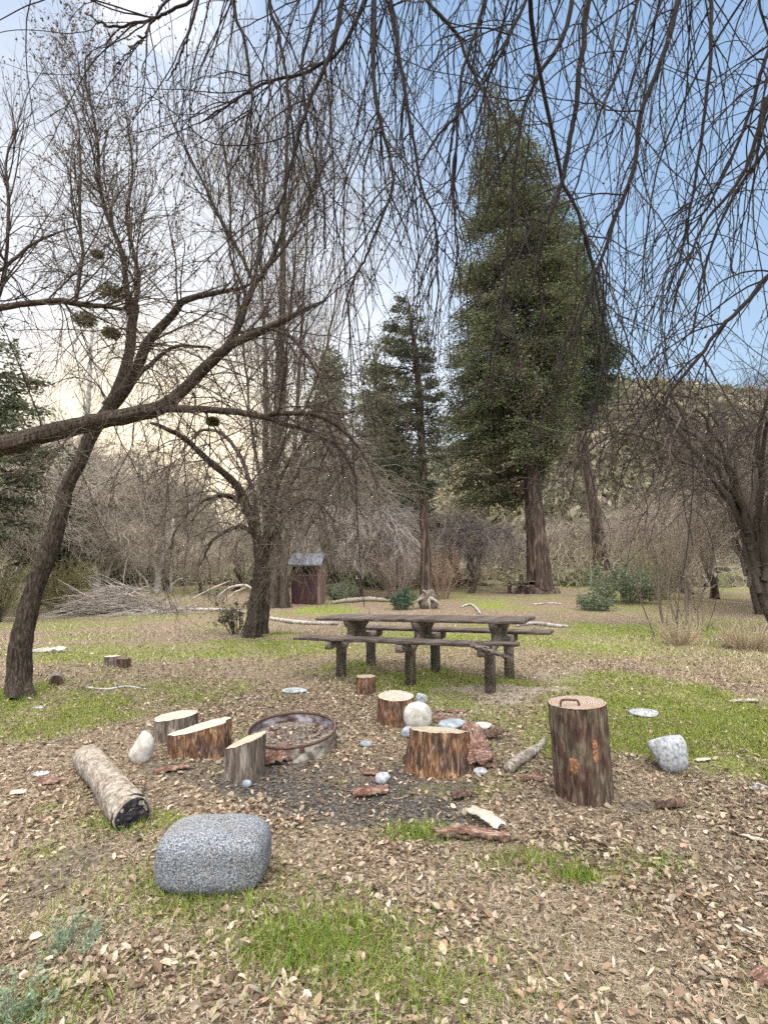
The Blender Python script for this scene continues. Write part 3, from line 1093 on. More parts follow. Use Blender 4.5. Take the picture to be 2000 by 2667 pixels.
def arching_tree():
    """tree C: twin trunk in the middle distance with an arching, weeping crown"""
    r = np.random.default_rng(303)
    b = G(663, 1660)
    D = b[1]
    root = thing('weeping_tree', 'bare weeping tree with a short dark trunk left of the picnic table', 'tree', b)
    t1 = traced([(655, 1668, D, 22), (663, 1600, D, 19), (674, 1520, D, 17), (680, 1463, D, 15), (666, 1390, D, 12), (639, 1312, D - .2, 12), (615, 1264, D - .5, 10), (542, 1198, D - 1.2, 8), (470, 1135, D - 2, 6.5), (395, 1100, D - 2.6, 4)], 90, .01, r)
    part('trunk', trunk_geo(t1[0], t1[1], 56, 300, .14, 1.08, .04, 7, fur=.5, furl=.4), M['bark'], root)
    t2 = traced([(686, 1648, D + .1, 12), (691, 1560, D + .1, 11), (690, 1480, D, 10), (684, 1430, D, 9)], 40, .01, r)
    part('trunk', trunk_geo(t2[0], t2[1], 40, 120, .2, 1.1, .05, 8, fur=.5, furl=.4), M['bark'], root)
    rows = [
        [(690, 1450, D, 10), (720, 1380, D + .2, 8), (740, 1290, D + .4, 7), (790, 1210, D + .6, 6), (860, 1180, D + .8, 5), (930, 1210, D + 1, 4), (970, 1290, D + 1, 2.5)],
        [(684, 1440, D, 9), (700, 1330, D, 7), (705, 1220, D, 6), (760, 1120, D + .3, 5), (840, 1080, D + .5, 4), (900, 1120, D + .6, 3)],
        [(665, 1390, D, 8), (625, 1370, D - .2, 6), (590, 1385, D - .4, 5), (555, 1410, D - .5, 4), (525, 1460, D - .5, 2)],
        [(640, 1312, D, 7), (580, 1290, D - .5, 6), (520, 1310, D - 1, 4), (470, 1360, D - 1.2, 3), (440, 1430, D - 1.2, 2)],
        [(680, 1420, D, 7), (650, 1250, D + .5, 6), (600, 1150, D + .8, 5), (530, 1120, D + 1, 4), (470, 1180, D + 1, 2.5)],
        [(690, 1430, D, 7), (745, 1340, D - .7, 5), (800, 1300, D - 1, 4), (850, 1330, D - 1.2, 3), (880, 1400, D - 1.2, 2)],
        [(688, 1440, D, 7), (730, 1250, D - .5, 5), (800, 1150, D - .8, 4), (900, 1160, D - 1, 3), (960, 1230, D - 1, 2)],
    ]
    lims = [t1]
    for rw in rows:
        p = traced(rw, 40, .02, r)
        lims.append(p)
        gl = Geo()
        tubes(gl, *p, 7)
        part('limb', gl, M['bark'], root)
    P, R = stack([(t1[0][35:], t1[1][35:])] + lims[1:], 40)
    gc = Geo()
    a = grow(P, R, 150, (0.9, 2.6), 14, (30, 90), (0, 0, -1), 0.13, 0.13, (0.15, 1), .45, .0025, .012, r)
    tubes(gc, *a, 4, BR)
    b2 = grow(*a, 1500, (0.4, 1.4), 9, (20, 60), (0, 0, -1), .12, .14, (.05, 1), .7, .0022, .006, r)
    tubes(gc, *b2, 3, tint(1500, GB, .35, rng=r))
    c = grow(*b2, 2600, (0.12, 0.5), 5, (25, 65), (0, 0, -1), .06, .2, (.1, 1), .8, .002, .004, r)
    tubes(gc, *c, 3, tint(2600, GB, .35, rng=r))
    part('crown', gc, M['twig'], root)


def tall_poplar():
    """tree E: tall pale cottonwood with shaggy base and upright stems"""
    r = np.random.default_rng(404)
    b = G(718, 1582)
    D = b[1]
    root = thing('tall_cottonwood', 'tall bare cottonwood with several upright stems beside the purple brown shed', 'tree', b)
    stems = [
        [(722, 1590, D, 34), (718, 1500, D, 30), (712, 1380, D, 24), (712, 1250, D, 18), (722, 1100, D, 15), (732, 900, D, 12), (736, 700, D, 9), (742, 520, D, 6), (748, 360, D, 4), (752, 240, D, 2)],
        [(705, 1590, D + .5, 22), (700, 1450, D + .5, 18), (690, 1250, D + .6, 13), (694, 1050, D + .6, 11), (688, 850, D + .7, 8), (680, 650, D + .7, 6), (672, 450, D + .7, 3.5), (664, 300, D + .7, 2)],
        [(740, 1590, D - .5, 18), (745, 1420, D - .5, 14), (765, 1200, D - .5, 10), (778, 1000, D - .5, 8), (790, 800, D - .5, 6), (800, 600, D - .4, 4), (812, 430, D - .4, 2.5), (820, 300, D - .4, 1.5)],
        [(712, 1300, D, 10), (740, 1050, D + 1, 7), (752, 850, D + 1, 5), (770, 650, D + 1, 4), (778, 480, D + 1, 2)],
        [(700, 1350, D, 10), (660, 1150, D - 1, 7), (640, 950, D - 1, 5), (615, 760, D - 1, 4), (600, 560, D - 1, 3), (585, 380, D - 1, 1.5)],
        [(720, 1200, D, 8), (800, 1050, D + .3, 6), (850, 900, D + .3, 5), (880, 740, D + .3, 3), (900, 600, D + .3, 1.5)],
    ]
    lims = []
    for k, rw in enumerate(stems):
        p = traced(rw, 60, .03, r)
        p = (p[0], p[1] * (.62 if k else .85))
        lims.append(p)
        if k == 0:
            part('trunk', trunk_geo(p[0], p[1], 48, 260, .2, 1.3, .05, 12, fur=.5, furl=.6), M['bark'], root)
        else:
            gl = Geo()
            append(gl, trunk_geo(p[0], p[1], 12, 60, .12, 1.1, .05, 13 + k))
            part('stem', gl, M['bark'], root)
    P, R = stack(lims, 60)
    gc = Geo()
    a = grow(P, R, 130, (2.0, 6.0), 14, (15, 45), (0, 0, 1), 0.07, 0.06, (0.25, 1), .5, .007, .026, r)
    tubes(gc, *a, 4, GB)
    b2 = grow(*a, 1100, (0.8, 2.6), 8, (20, 50), (0, 0, 1), .06, .10, (.1, 1), .7, .006, .014, r)
    tubes(gc, *b2, 3, tint(1100, GB, .3, rng=r))
    c = grow(*b2, 4200, (0.3, 1.1), 5, (25, 60), (0, 0, 1), .03, .16, (.1, 1), .8, .005, .008, r)
    tubes(gc, *c, 3, tint(4200, GB, .3, rng=r))
    part('crown', gc, M['twig'], root)


def make_weeper(name, label, cat, base, H, spread, r, *args, tw=1.0, **kw):
    return _weeper(name, label, cat, base, H, spread, r, *args, tw=tw, **kw)


def _weeper(name, label, cat, base, H, spread, r, ntw=900, col=GB, group=None, rtw=.006, lean=0.0, up=0.5, nl=9, tw=1.0):
    """generic gnarled tree with weeping outline"""
    root = thing(name, label, cat, base, group)
    b = np.array(base, float)
    top = b + np.array([lean * H, 0.1 * H, H * 0.42])
    p = smooth_path(np.array([[*(b - [0, 0, .2]), H * .05 * tw], [*(b + (top - b) * .4 + r.normal(0, .05 * H, 3) * [1, 1, 0]), H * .035 * tw], [*top, H * .025 * tw]]), 24)
    part('trunk', trunk_geo(p[:, :3], p[:, 3], 12, 40, .18, 1.4, .1, int(r.integers(50))), M['bark'], root)
    gl = Geo()
    P = []
    for i in range(nl):
        a = i * 2.4 + r.uniform(-.4, .4)
        t = r.uniform(.45, 1)
        s = p[int(t * 23)]
        L = spread * r.uniform(.7, 1.1)
        d = np.array([math.cos(a), math.sin(a), 0])
        hh = (H - (s[2] - b[2])) * r.uniform(.75, 1.0)
        q = np.array([[*s[:3], H * .02], [*(s[:3] + d * L * .25 + [0, 0, hh * .6]), H * .014], [*(s[:3] + d * L * .6 + [0, 0, hh]), H * .009], [*(s[:3] + d * L * .9 + [0, 0, hh * .75]), H * .006], [*(s[:3] + d * L * 1.05 + [0, 0, hh * .35]), H * .003]])
        q = smooth_path(q, 24)
        q[:, :3] += r.normal(0, .012 * H, (24, 3))
        P.append((q[:, :3], q[:, 3]))
        q[:, 3] *= (.4 + .6 * tw)
        tubes(gl, q[:, :3], q[:, 3], 6, col)
    part('limbs', gl, M['twig'], root)
    A = stack(P, 24)
    gc = Geo()
    a = grow(*A, ntw // 6, (.2 * H, .5 * H), 10, (30, 80), (0, 0, -1), .12 * (1 - up) + .03, .14, (.15, 1), .5, rtw * .8, rtw * 2.4, r)
    tubes(gc, *a, 4, tint(ntw // 6, col, .25, rng=r))
    b2 = grow(*a, ntw, (.08 * H, .3 * H), 7, (25, 60), (0, 0, -1), .10 * (1 - up), .15, (.1, 1), .7, rtw * .7, rtw * 1.3, r)
    tubes(gc, *b2, 3, tint(ntw, col, .3, rng=r))
    c = grow(*b2, ntw * 2, (.03 * H, .12 * H), 4, (25, 65), (0, 0, -1), .02, .2, (.1, 1), .8, rtw * .6, rtw, r)
    tubes(gc, *c, 3, tint(ntw * 2, col, .3, rng=r))
    part('crown', gc, M['twig'], root)
    return root


def make_bush(name, label, cat, base, H, spread, n, r, col=GB, group=None, rtw=.005, trop=(0, 0, 1), ts=.03, leaf=None, leafc=None, leaf_size=.05, nleaf=0, sub=5):
    root = thing(name, label, cat, base, group)
    b = np.array(base, float)
    a = r.uniform(0, 2 * math.pi, n)
    rad = r.random(n) ** .5 * spread * .18
    tilt = r.uniform(0, 1, n) * spread / H * 0.9
    K = 10
    P = np.zeros((n, K, 3))
    P[:, 0] = b + np.stack([rad * np.cos(a), rad * np.sin(a), np.full(n, -.05)], -1)
    d = np.stack([np.cos(a) * tilt, np.sin(a) * tilt, np.ones(n)], -1)
    d /= np.linalg.norm(d, axis=1, keepdims=True)
    L = H * r.uniform(.55, 1.1, n)
    for k in range(1, K):
        P[:, k] = P[:, k - 1] + d * (L / (K - 1))[:, None]
        d = d + np.array(trop) * ts + r.normal(size=(n, 3)) * .07
        d /= np.linalg.norm(d, axis=1, keepdims=True)
    R = np.linspace(rtw * 2.2, rtw * .7, K)[None] * r.uniform(.6, 1.3, (n, 1))
    g = Geo()
    tubes(g, P, R, 4, tint(n, col, .3, rng=r))
    b2 = grow(P, R, n * sub, (.15 * H, .5 * H), 6, (15, 50), trop, ts, .12, (.2, 1), .7, rtw * .6, rtw, r)
    tubes(g, *b2, 3, tint(n * sub, col, .3, rng=r))
    c = grow(*b2, n * sub * 2, (.05 * H, .2 * H), 4, (20, 60), trop, ts, .15, (.1, 1), .8, rtw * .5, rtw * .8, r)
    tubes(g, *c, 3, tint(n * sub * 2, col, .3, rng=r))
    part('stems', g, M['twig'], root)
    if nleaf:
        Q = c[0]
        idx = r.integers(0, len(Q), nleaf)
        kk = r.integers(0, Q.shape[1], nleaf)
        cen = Q[idx, kk] + r.normal(0, leaf_size * .6, (nleaf, 3))
        d1 = r.normal(size=(nleaf, 3))
        d1 /= np.linalg.norm(d1, axis=1, keepdims=True)
        d2 = np.cross(d1, r.normal(size=(nleaf, 3)))
        d2 /= np.linalg.norm(d2, axis=1, keepdims=True) + 1e-9
        s = leaf_size * r.uniform(.5, 1.3, (nleaf, 1))
        V = np.stack([cen - d1 * s, cen + d2 * s * .35, cen + d1 * s, cen - d2 * s * .35], 1).reshape(-1, 3)
        lc = np.asarray(leafc)[r.integers(0, len(leafc), nleaf)] * r.uniform(.7, 1.3, (nleaf, 1))
        gl = Geo()
        gl.add(V, np.arange(len(V)).reshape(-1, 4), np.repeat(np.clip(lc, 0, 1), 4, axis=0))
        part('foliage', gl, M['leafy'], root)
    return root


def clear_of_lens(a, d=1.5):
    """drop twigs that would hang right in the photographer's face"""
    P, Rr = a
    k = np.linalg.norm(P - np.array([0, 0, CAMH]), axis=2).min(axis=1) > d
    return P[k], Rr[k]


def overhead_tree():
    """the tree whose branches hang into the top of the view; its trunk stands right of the camera"""
    r = np.random.default_rng(505)
    base = np.array([3.3, 1.2, 0.0])
    base[2] = gz(base[0], base[1])
    root = thing('overhanging_tree', 'bare budding tree at the right whose long twigs hang across the whole sky', 'tree', base)
    q = smooth_path(np.array([[3.3, 1.2, -.2, .24], [3.25, 1.3, 1.2, .19], [3.1, 1.6, 2.6, .16], [2.8, 1.9, 3.9, .12], [2.3, 2.2, 4.8, .09]]), 50)
    part('trunk', trunk_geo(q[:, :3], q[:, 3], 22, 80, .12, 1.4, .08, 15), M['bark'], root)
    heads = [
        np.array([[2.8, 1.9, 3.9, .08], [2.0, 2.4, 5.0, .06], [1.0, 2.7, 5.2, .045], [0.0, 2.8, 5.25, .035], [-.4, 2.8, 5.2, .015]]),
        np.array([[2.9, 1.8, 3.6, .08], [2.5, 2.8, 5.2, .06], [1.9, 3.5, 6.3, .045], [1.1, 3.8, 6.6, .03], [.2, 3.8, 6.6, .015]]),
        np.array([[3.0, 1.7, 3.3, .07], [3.1, 2.6, 4.9, .05], [3.1, 3.3, 6.2, .04], [2.8, 4.0, 7.0, .03], [2.2, 4.3, 7.3, .015]]),
        np.array([[2.9, 1.8, 3.5, .07], [2.4, 2.0, 4.4, .05], [1.5, 2.1, 4.5, .035], [.7, 2.1, 4.4, .02], [0, 2.1, 4.3, .01]]),
    ]
    lims = []
    for h in heads:
        s = smooth_path(h, 50)
        s[:, :3] += r.normal(0, .012, (50, 3))
        lims.append((s[:, :3], s[:, 3]))
        g = Geo()
        tubes(g, s[:, :3], s[:, 3], 10)
        part('limb', g, M['bark'], root)
    DK = (0.026, 0.019, 0.017)
    # main hanging branches, as they run in the place
    maj = [
        [(1560, -160, 2.9, 9), (1533, 0, 2.9, 8), (1512, 140, 2.9, 7.5), (1497, 290, 2.9, 7), (1479, 385, 2.9, 7), (1461, 482, 2.9, 6), (1416, 600, 2.9, 4), (1380, 760, 2.9, 3)],
        [(1464, 480, 2.9, 5), (1506, 560, 2.9, 5), (1530, 650, 2.9, 4.5), (1555, 770, 2.9, 4), (1578, 900, 2.9, 3.4), (1540, 1080, 2.9, 2.6), (1500, 1180, 2.9, 1.5)],
        [(1800, -120, 2.7, 8), (1768, 0, 2.7, 7), (1740, 100, 2.7, 7), (1693, 230, 2.7, 6.5), (1663, 313, 2.7, 6.5), (1657, 410, 2.7, 6), (1627, 506, 2.7, 5.5), (1603, 560, 2.7, 5), (1573, 645, 2.7, 4.5), (1536, 747, 2.7, 4), (1500, 860, 2.7, 3.5), (1440, 1010, 2.7, 2.5), (1400, 1130, 2.7, 1.5)],
        [(1500, -150, 3.3, 8), (1488, 0, 3.3, 7), (1464, 100, 3.3, 6.5), (1398, 205, 3.3, 5.5), (1362, 290, 3.3, 5), (1338, 446, 3.3, 4.5), (1325, 580, 3.3, 4), (1313, 753, 3.3, 3.4), (1290, 930, 3.3, 2.6), (1262, 1080, 3.3, 1.4)],
        [(920, -150, 2.8, 9), (892, 0, 2.8, 7.5), (868, 120, 2.8, 6.5), (808, 260, 2.8, 5.5), (778, 350, 2.8, 5), (741, 500, 2.8, 4), (700, 590, 2.8, 3), (672, 690, 2.8, 1.8)],
        [(976, -120, 2.6, 8), (976, 0, 2.6, 7), (976, 240, 2.6, 5.5), (1000, 350, 2.6, 5), (1027, 464, 2.6, 4.5), (1000, 550, 2.6, 4), (952, 663, 2.6, 3.4), (916, 741, 2.6, 3), (892, 826, 2.6, 1.8)],
        [(1010, -120, 3, 7), (1018, 0, 3, 6), (1042, 150, 3, 5), (1066, 313, 3, 4.5), (1096, 482, 3, 4), (1132, 600, 3, 3), (1140, 760, 3, 2.4), (1120, 900, 3, 1.4)],
        [(1080, -120, 3.4, 6), (1110, 0, 3.4, 5.5), (1190, 90, 3.4, 5), (1220, 170, 3.4, 4.5), (1260, 240, 3.4, 4), (1290, 330, 3.4, 3), (1300, 460, 3.4, 2)],
        [(1290, -100, 3, 6), (1264, 0, 3, 5.5), (1230, 110, 3, 5), (1200, 210, 3, 4.6), (1190, 350, 3, 4), (1180, 500, 3, 3.4), (1190, 640, 3, 2.6), (1170, 800, 3, 1.5)],
        [(2260, 0, 2.6, 9), (2100, 170, 2.6, 8), (2000, 253, 2.6, 6.5), (1940, 446, 2.6, 5), (1850, 560, 2.6, 4), (1780, 700, 2.6, 3), (1750, 840, 2.6, 1.5)],
        [(2250, 480, 2.5, 9), (2080, 640, 2.5, 8), (2000, 717, 2.5, 6.5), (1930, 800, 2.5, 5.5), (1873, 857, 2.5, 5), (1830, 915, 2.5, 4.6), (1750, 1017, 2.5, 4), (1707, 1115, 2.5, 2)],
        [(1840, -100, 3.1, 6), (1850, 0, 3.1, 5.5), (1848, 150, 3.1, 5), (1830, 330, 3.1, 4.5), (1800, 520, 3.1, 3.6), (1760, 700, 3.1, 2.6), (1700, 840, 3.1, 1.5)],
        [(720, -120, 2.7, 6), (700, 0, 2.7, 5), (735, 120, 2.7, 4.5), (750, 250, 2.7, 4), (765, 380, 2.7, 3), (750, 520, 2.7, 1.6)],
        [(580, -80, 2.6, 5), (480, 10, 2.6, 4.5), (380, 55, 2.6, 4), (290, 66, 2.6, 3.4), (232, 42, 2.6, 1.6)],
        [(430, 0, 2.6, 4), (385, 80, 2.6, 3), (355, 120, 2.6, 2.4), (300, 168, 2.6, 1.2)],
        [(1680, -100, 3.6, 6), (1660, 0, 3.6, 5), (1620, 150, 3.6, 4), (1560, 300, 3.6, 3.4), (1500, 480, 3.6, 2.6), (1440, 640, 3.6, 1.6)],
        [(2200, 250, 3.2, 7), (2050, 330, 3.2, 6), (1950, 450, 3.2, 4.5), (1870, 590, 3.2, 3.6), (1820, 760, 3.2, 2.6), (1800, 900, 3.2, 1.5)],
        [(1000, -120, 3.2, 6), (900, 110, 3.2, 5), (800, 185, 3.2, 4.5), (690, 215, 3.2, 4), (600, 270, 3.2, 3), (520, 320, 3.2, 1.6)],
        [(640, -120, 2.9, 6), (610, 0, 2.9, 5), (640, 130, 2.9, 4.4), (655, 270, 2.9, 3.4), (620, 400, 2.9, 1.6)],
        [(860, -120, 3.5, 6), (830, 0, 3.5, 5), (790, 160, 3.5, 4), (800, 330, 3.5, 3.4), (840, 500, 3.5, 2.6), (850, 650, 3.5, 1.6)],
        [(540, -100, 3.1, 5), (500, 60, 3.1, 4), (470, 150, 3.1, 3.2), (440, 210, 3.1, 1.6)],
        [(1400, -120, 2.7, 6), (1370, 0, 2.7, 5), (1300, 140, 2.7, 4.4), (1230, 260, 2.7, 3.6), (1120, 380, 2.7, 2.6), (1060, 520, 2.7, 1.6)],
        [(2150, 80, 2.9, 7), (2020, 100, 2.9, 6), (1960, 260, 2.9, 5), (1900, 420, 2.9, 4), (1830, 560, 2.9, 3), (1740, 680, 2.9, 1.5)],
    ]
    majs = []
    for rw in maj:
        p = traced(rw, 50, .006, r)
        # carry the branch up to the nearest limb it grows from
        cand = np.concatenate([l_[0] for l_ in lims])
        cr = np.concatenate([l_[1] for l_ in lims])
        k_ = int(np.argmin(np.linalg.norm(cand - p[0][0], axis=1)))
        d0 = p[0][0] - p[0][4]
        gap = np.linalg.norm(cand[k_] - p[0][0])
        d0 = d0 / np.linalg.norm(d0) * gap * .5
        jn_ = smooth_path(np.array([[*cand[k_], min(cr[k_], p[1][0] * 1.5)], [*((cand[k_] + p[0][0] + d0) / 2), p[1][0] * 1.2], [*p[0][0], p[1][0]]]), 14)[:-1]
        majs.append(p)
        p = (np.vstack([jn_[:, :3], p[0]]), np.concatenate([np.maximum(jn_[:, 3], .002), p[1]]))
        g = Geo()
        tubes(g, *p, 7, DK)
        part('branch', g, M['twig'], root)
    gc = Geo()
    L = stack(lims, 50)
    Mj = stack(majs, 50)
    # medium hanging branches from the limbs
    a1 = grow(*L, 150, (1.2, 3.2), 20, (40, 110), (0, 0, -1), 0.15, 0.07, (0.12, 1), .35, .0022, .0075, r, lscale=False)
    a2 = grow(*Mj, 380, (0.5, 1.6), 18, (18, 60), (0, 0, -1), 0.09, 0.08, (0.0, .95), .6, .0018, .0046, r)
    a1, a2 = clear_of_lens(a1), clear_of_lens(a2)
    for a in (a1, a2):
        tubes(gc, *a, 5, DK)
    A = (np.concatenate([resample_all(a1, 18)[0], a2[0]]), np.concatenate([resample_all(a1, 18)[1], a2[1]]))
    b = grow(*A, 1750, (0.18, 0.8), 12, (22, 62), (0, 0, -1), .09, .09, (.05, 1), .7, .0013, .0028, r)
    b = clear_of_lens(b)
    tubes(gc, *b, 4, tint(len(b[0]), DK, .3, rng=r))
    c = grow(*b, 2200, (0.04, 0.22), 7, (28, 65), (0, 0, -1), .07, .12, (.1, 1), .8, .0010, .0017, r)
    c = clear_of_lens(c)
    tubes(gc, *c, 3, tint(len(c[0]), (.045, .033, .03), .3, rng=r))
    part('crown', gc, M['twig'], root)
    gb = Geo()
    buds(gb, b[0], 0.9, 0.009, (0.07, 0.05, 0.045), r)
    buds(gb, c[0], 0.7, 0.008, (0.10, 0.07, 0.055), r)
    l = np.concatenate([resample_all((majs[13][0][None], majs[13][1][None]), 12)[0], resample_all((majs[14][0][None], majs[14][1][None]), 12)[0]])
    buds(gb, l, 14, 0.016, (0.09, 0.06, 0.05), r)
    part('buds', gb, M['twig'], root)


def resample_all(a, K):
    P, R = a
    t = np.linspace(0, P.shape[1] - 1, K)
    i = np.minimum(t.astype(int), P.shape[1] - 2)
    u = t - i
    return P[:, i] * (1 - u)[None, :, None] + P[:, i + 1] * u[None, :, None], R[:, i] * (1 - u)[None] + R[:, i + 1] * u[None]


leaning_tree()
limb_tree()
arching_tree()
tall_poplar()
overhead_tree()


# ------------------------------------------------------------------ conifers
def conifer(name, label, trunk_rows, prof, D, nb, leafs, cols, seed, ls=.22, droop=.35, bark='redbark', flare=1.6, depth=1.0, clump=.5, rise=0.0, inner=.25, flen=.06, clear=0):
    """prof rows (py, x_left, x_right): the crown outline at its own distance D"""
    r = np.random.default_rng(seed)
    tp = traced(trunk_rows, 70, .02, r)
    base = tp[0][0].copy()
    base[2] = gz(base[0], base[1])
    root = thing(name, label, 'tree', base)
    part('trunk', trunk_geo(tp[0], tp[1], 22, 90, .10, flare, flen, seed), M[bark], root)
    pr = np.array(prof, float)
    zt = np.array([W(1000, p, D)[2] for p in pr[:, 0]])
    xl = np.array([W(x, p, D)[0] for p, x, _ in pr])
    xr = np.array([W(x, p, D)[0] for p, _, x in pr])
    o = np.argsort(zt)
    zt, xl, xr = zt[o], xl[o], xr[o]
    zz = np.linspace(zt[0], zt[-1], 200)
    wid = np.interp(zz, zt, xr - xl) ** 1.0 + .05
    z = r.choice(zz, nb, p=wid / wid.sum()) + r.uniform(-.1, .1, nb)
    order = np.argsort(tp[0][:, 2])
    tx = np.interp(z, tp[0][order, 2], tp[0][order, 0])
    ty = np.interp(z, tp[0][order, 2], tp[0][order, 1])
    phi = r.uniform(0, 2 * math.pi, nb)
    if clear:
        lowz = W(1000, clear, D)[2]
        phi = np.where((z < lowz) & (np.sin(phi) < .3), -phi, phi)
    R_r = np.maximum(np.interp(z, zt, xr) - tx, .15)
    R_l = np.maximum(tx - np.interp(z, zt, xl), .15)
    c_ = np.cos(phi)
    Lb = np.where(c_ > 0, R_r, R_l) * np.abs(c_) + (R_r + R_l) * .5 * depth * (1 - np.abs(c_))
    Lb = Lb * r.uniform(.7, 1.08, nb)
    K = 8
    t = np.linspace(0, 1, K)
    P = np.zeros((nb, K, 3))
    P[..., 0] = tx[:, None] + (Lb * np.cos(phi))[:, None] * t
    P[..., 1] = ty[:, None] + (Lb * np.sin(phi))[:, None] * t
    P[..., 2] = z[:, None] + Lb[:, None] * (rise * t - droop * t ** 2 + .12 * droop * t ** 4) + r.normal(0, .03, (nb, K)) * Lb[:, None]
    R = np.linspace(1, .25, K)[None] * (.012 + .012 * Lb)[:, None]
    gb = Geo()
    tubes(gb, P, R, 4, tint(nb, (.13, .10, .08), .2, rng=r))
    # foliage clumps toward the outer branch ends
    ncl = leafs // 14
    w_ = Lb / Lb.sum()
    ib = r.choice(nb, ncl, p=w_)
    u = inner + (1 - inner) * r.random(ncl) ** .7
    f = u * (K - 1)
    i = np.minimum(f.astype(int), K - 2)
    fr = (f - i)[:, None]
    cen = P[ib, i] * (1 - fr) + P[ib, i + 1] * fr
    dirb = np.stack([np.cos(phi[ib]), np.sin(phi[ib]), np.full(ncl, -droop)], -1)
    cs = ls * r.uniform(.7, 1.5, ncl) * (.7 + clump)
    cc = np.asarray(cols)[r.integers(0, len(cols), ncl)] * r.uniform(.65, 1.35, (ncl, 1))
    q = 14
    pos = cen[:, None] + r.normal(size=(ncl, q, 3)) * cs[:, None, None] * np.array([1, 1, .55])
    d1 = dirb[:, None] + r.normal(size=(ncl, q, 3)) * .7
    d1 /= np.linalg.norm(d1, axis=2, keepdims=True)
    d2 = np.cross(d1, r.normal(size=(ncl, q, 3)))
    d2 /= np.linalg.norm(d2, axis=2, keepdims=True) + 1e-9
    s1 = ls * r.uniform(.5, 1.3, (ncl, q, 1))
    s2 = s1 * .22
    V = np.stack([pos - d1 * s1 * .5, pos + d2 * s2, pos + d1 * s1 * .7, pos - d2 * s2], 2).reshape(-1, 3)
    C = np.repeat(cc, q * 4, axis=0) * np.repeat(r.uniform(.75, 1.25, ncl * q), 4)[:, None]
    gl = Geo()
    gl.add(V, np.arange(len(V)).reshape(-1, 4), np.clip(C, 0, 1))
    append(gl, gb)
    part('crown', gl, M['leafy'], root)
    return root


b = G(1405, 1545)
DF = b[1]
conifer('giant_conifer', 'tallest evergreen with tapering crown and thick reddish trunk behind the picnic table',
        [(1408, 1560, DF, 40), (1407, 1540, DF, 34), (1400, 1450, DF, 28), (1388, 1300, DF, 22), (1383, 1180, DF, 20), (1374, 950, DF, 16), (1350, 700, DF, 11), (1320, 450, DF, 6), (1290, 215, DF, 1)],
        [(200, 1286, 1294), (260, 1262, 1330), (320, 1252, 1358), (400, 1240, 1415), (500, 1218, 1455), (600, 1195, 1485), (700, 1185, 1500), (800, 1176, 1515), (900, 1160, 1515), (1000, 1145, 1500), (1100, 1135, 1480), (1180, 1135, 1440), (1250, 1160, 1400), (1285, 1200, 1395)],
        DF, 900, 200000, [(.155, .145, .08), (.11, .13, .058), (.10, .13, .055), (.19, .16, .10), (.12, .155, .06)], 61, ls=.155, droop=.26, clump=1.3, inner=.35, clear=1190)
conifer('dark_conifer', 'dark blue green evergreen with a bare leaning lower trunk, right of the giant evergreen',
        [(1568, 1520, 40, 20), (1560, 1440, 40, 18), (1545, 1320, 40, 15), (1525, 1200, 40, 12), (1505, 1050, 40, 10), (1480, 850, 40, 8), (1455, 650, 40, 5), (1440, 500, 40, 1)],
        [(500, 1436, 1446), (550, 1425, 1492), (620, 1415, 1522), (700, 1420, 1545), (784, 1425, 1566), (870, 1430, 1600), (940, 1430, 1618), (1000, 1440, 1606), (1060, 1450, 1570), (1110, 1470, 1560)],
        40, 340, 80000, [(.075, .115, .06), (.10, .14, .07), (.06, .09, .05), (.13, .16, .08)], 62, ls=.19, droop=.15, clump=1.2)
b = G(1112, 1562)
conifer('pine', 'thin open pine with reddish trunk behind the picnic table, left of the giant evergreen',
        [(1113, 1575, b[1], 17), (1110, 1500, b[1], 14), (1105, 1350, b[1], 12), (1098, 1150, b[1], 10), (1088, 980, b[1], 9), (1072, 850, b[1], 5), (1060, 762, b[1], 1)],
        [(755, 1055, 1066), (800, 1022, 1102), (870, 995, 1128), (940, 955, 1140), (1020, 930, 1145), (1100, 940, 1155), (1180, 960, 1155), (1260, 985, 1145), (1310, 1040, 1135)],
        b[1], 170, 22000, [(.11, .12, .07), (.15, .145, .09), (.085, .10, .06)], 63, ls=.15, droop=.1, clump=.3, rise=.25, inner=.35)
conifer('small_spruce', 'small dark evergreen crown half hidden left of the pine trunk',
        [(1040, 1530, 36, 8), (1038, 1300, 36, 6), (1034, 1100, 36, 1)],
        [(1095, 1030, 1040), (1150, 1005, 1065), (1220, 990, 1080), (1300, 980, 1095), (1400, 970, 1100)], 36, 130, 9000, [(.05, .085, .05), (.07, .10, .055)], 64, ls=.38, flare=1.1)
conifer('spire_conifer', 'narrow evergreen spire behind the drooping twigs right of the tall cottonwood',
        [(858, 1530, 42, 9), (857, 1200, 42, 6), (856, 872, 42, 1)],
        [(868, 852, 860), (950, 835, 880), (1050, 820, 895), (1180, 808, 905), (1320, 800, 915)], 42, 170, 12000, [(.17, .19, .13), (.21, .21, .14)], 65, ls=.40, flare=1.1)
conifer('spire_conifer', 'narrow evergreen spire between the cottonwood and the thin pine',
        [(980, 1530, 44, 9), (979, 1200, 44, 6), (978, 885, 44, 1)],
        [(880, 974, 982), (960, 958, 1000), (1060, 945, 1010), (1180, 935, 1020), (1320, 925, 1030)], 44, 170, 12000, [(.17, .19, .13), (.21, .21, .14)], 66, ls=.40, flare=1.1)
conifer('edge_conifer', 'shaggy evergreen with horizontal boughs behind the leaning trunk at the left edge',
        [(-30, 1600, 15, 22), (-30, 1200, 15, 14), (-20, 820, 15, 2)],
        [(815, -30, -10), (880, -80, 60), (960, -120, 95), (1050, -150, 110), (1150, -170, 120), (1250, -180, 120), (1400, -170, 100)], 15, 120, 9000, [(.11, .125, .07), (.14, .14, .085), (.09, .11, .06)], 67, ls=.14, droop=.12, bark='bark', flare=1.2, inner=.3)
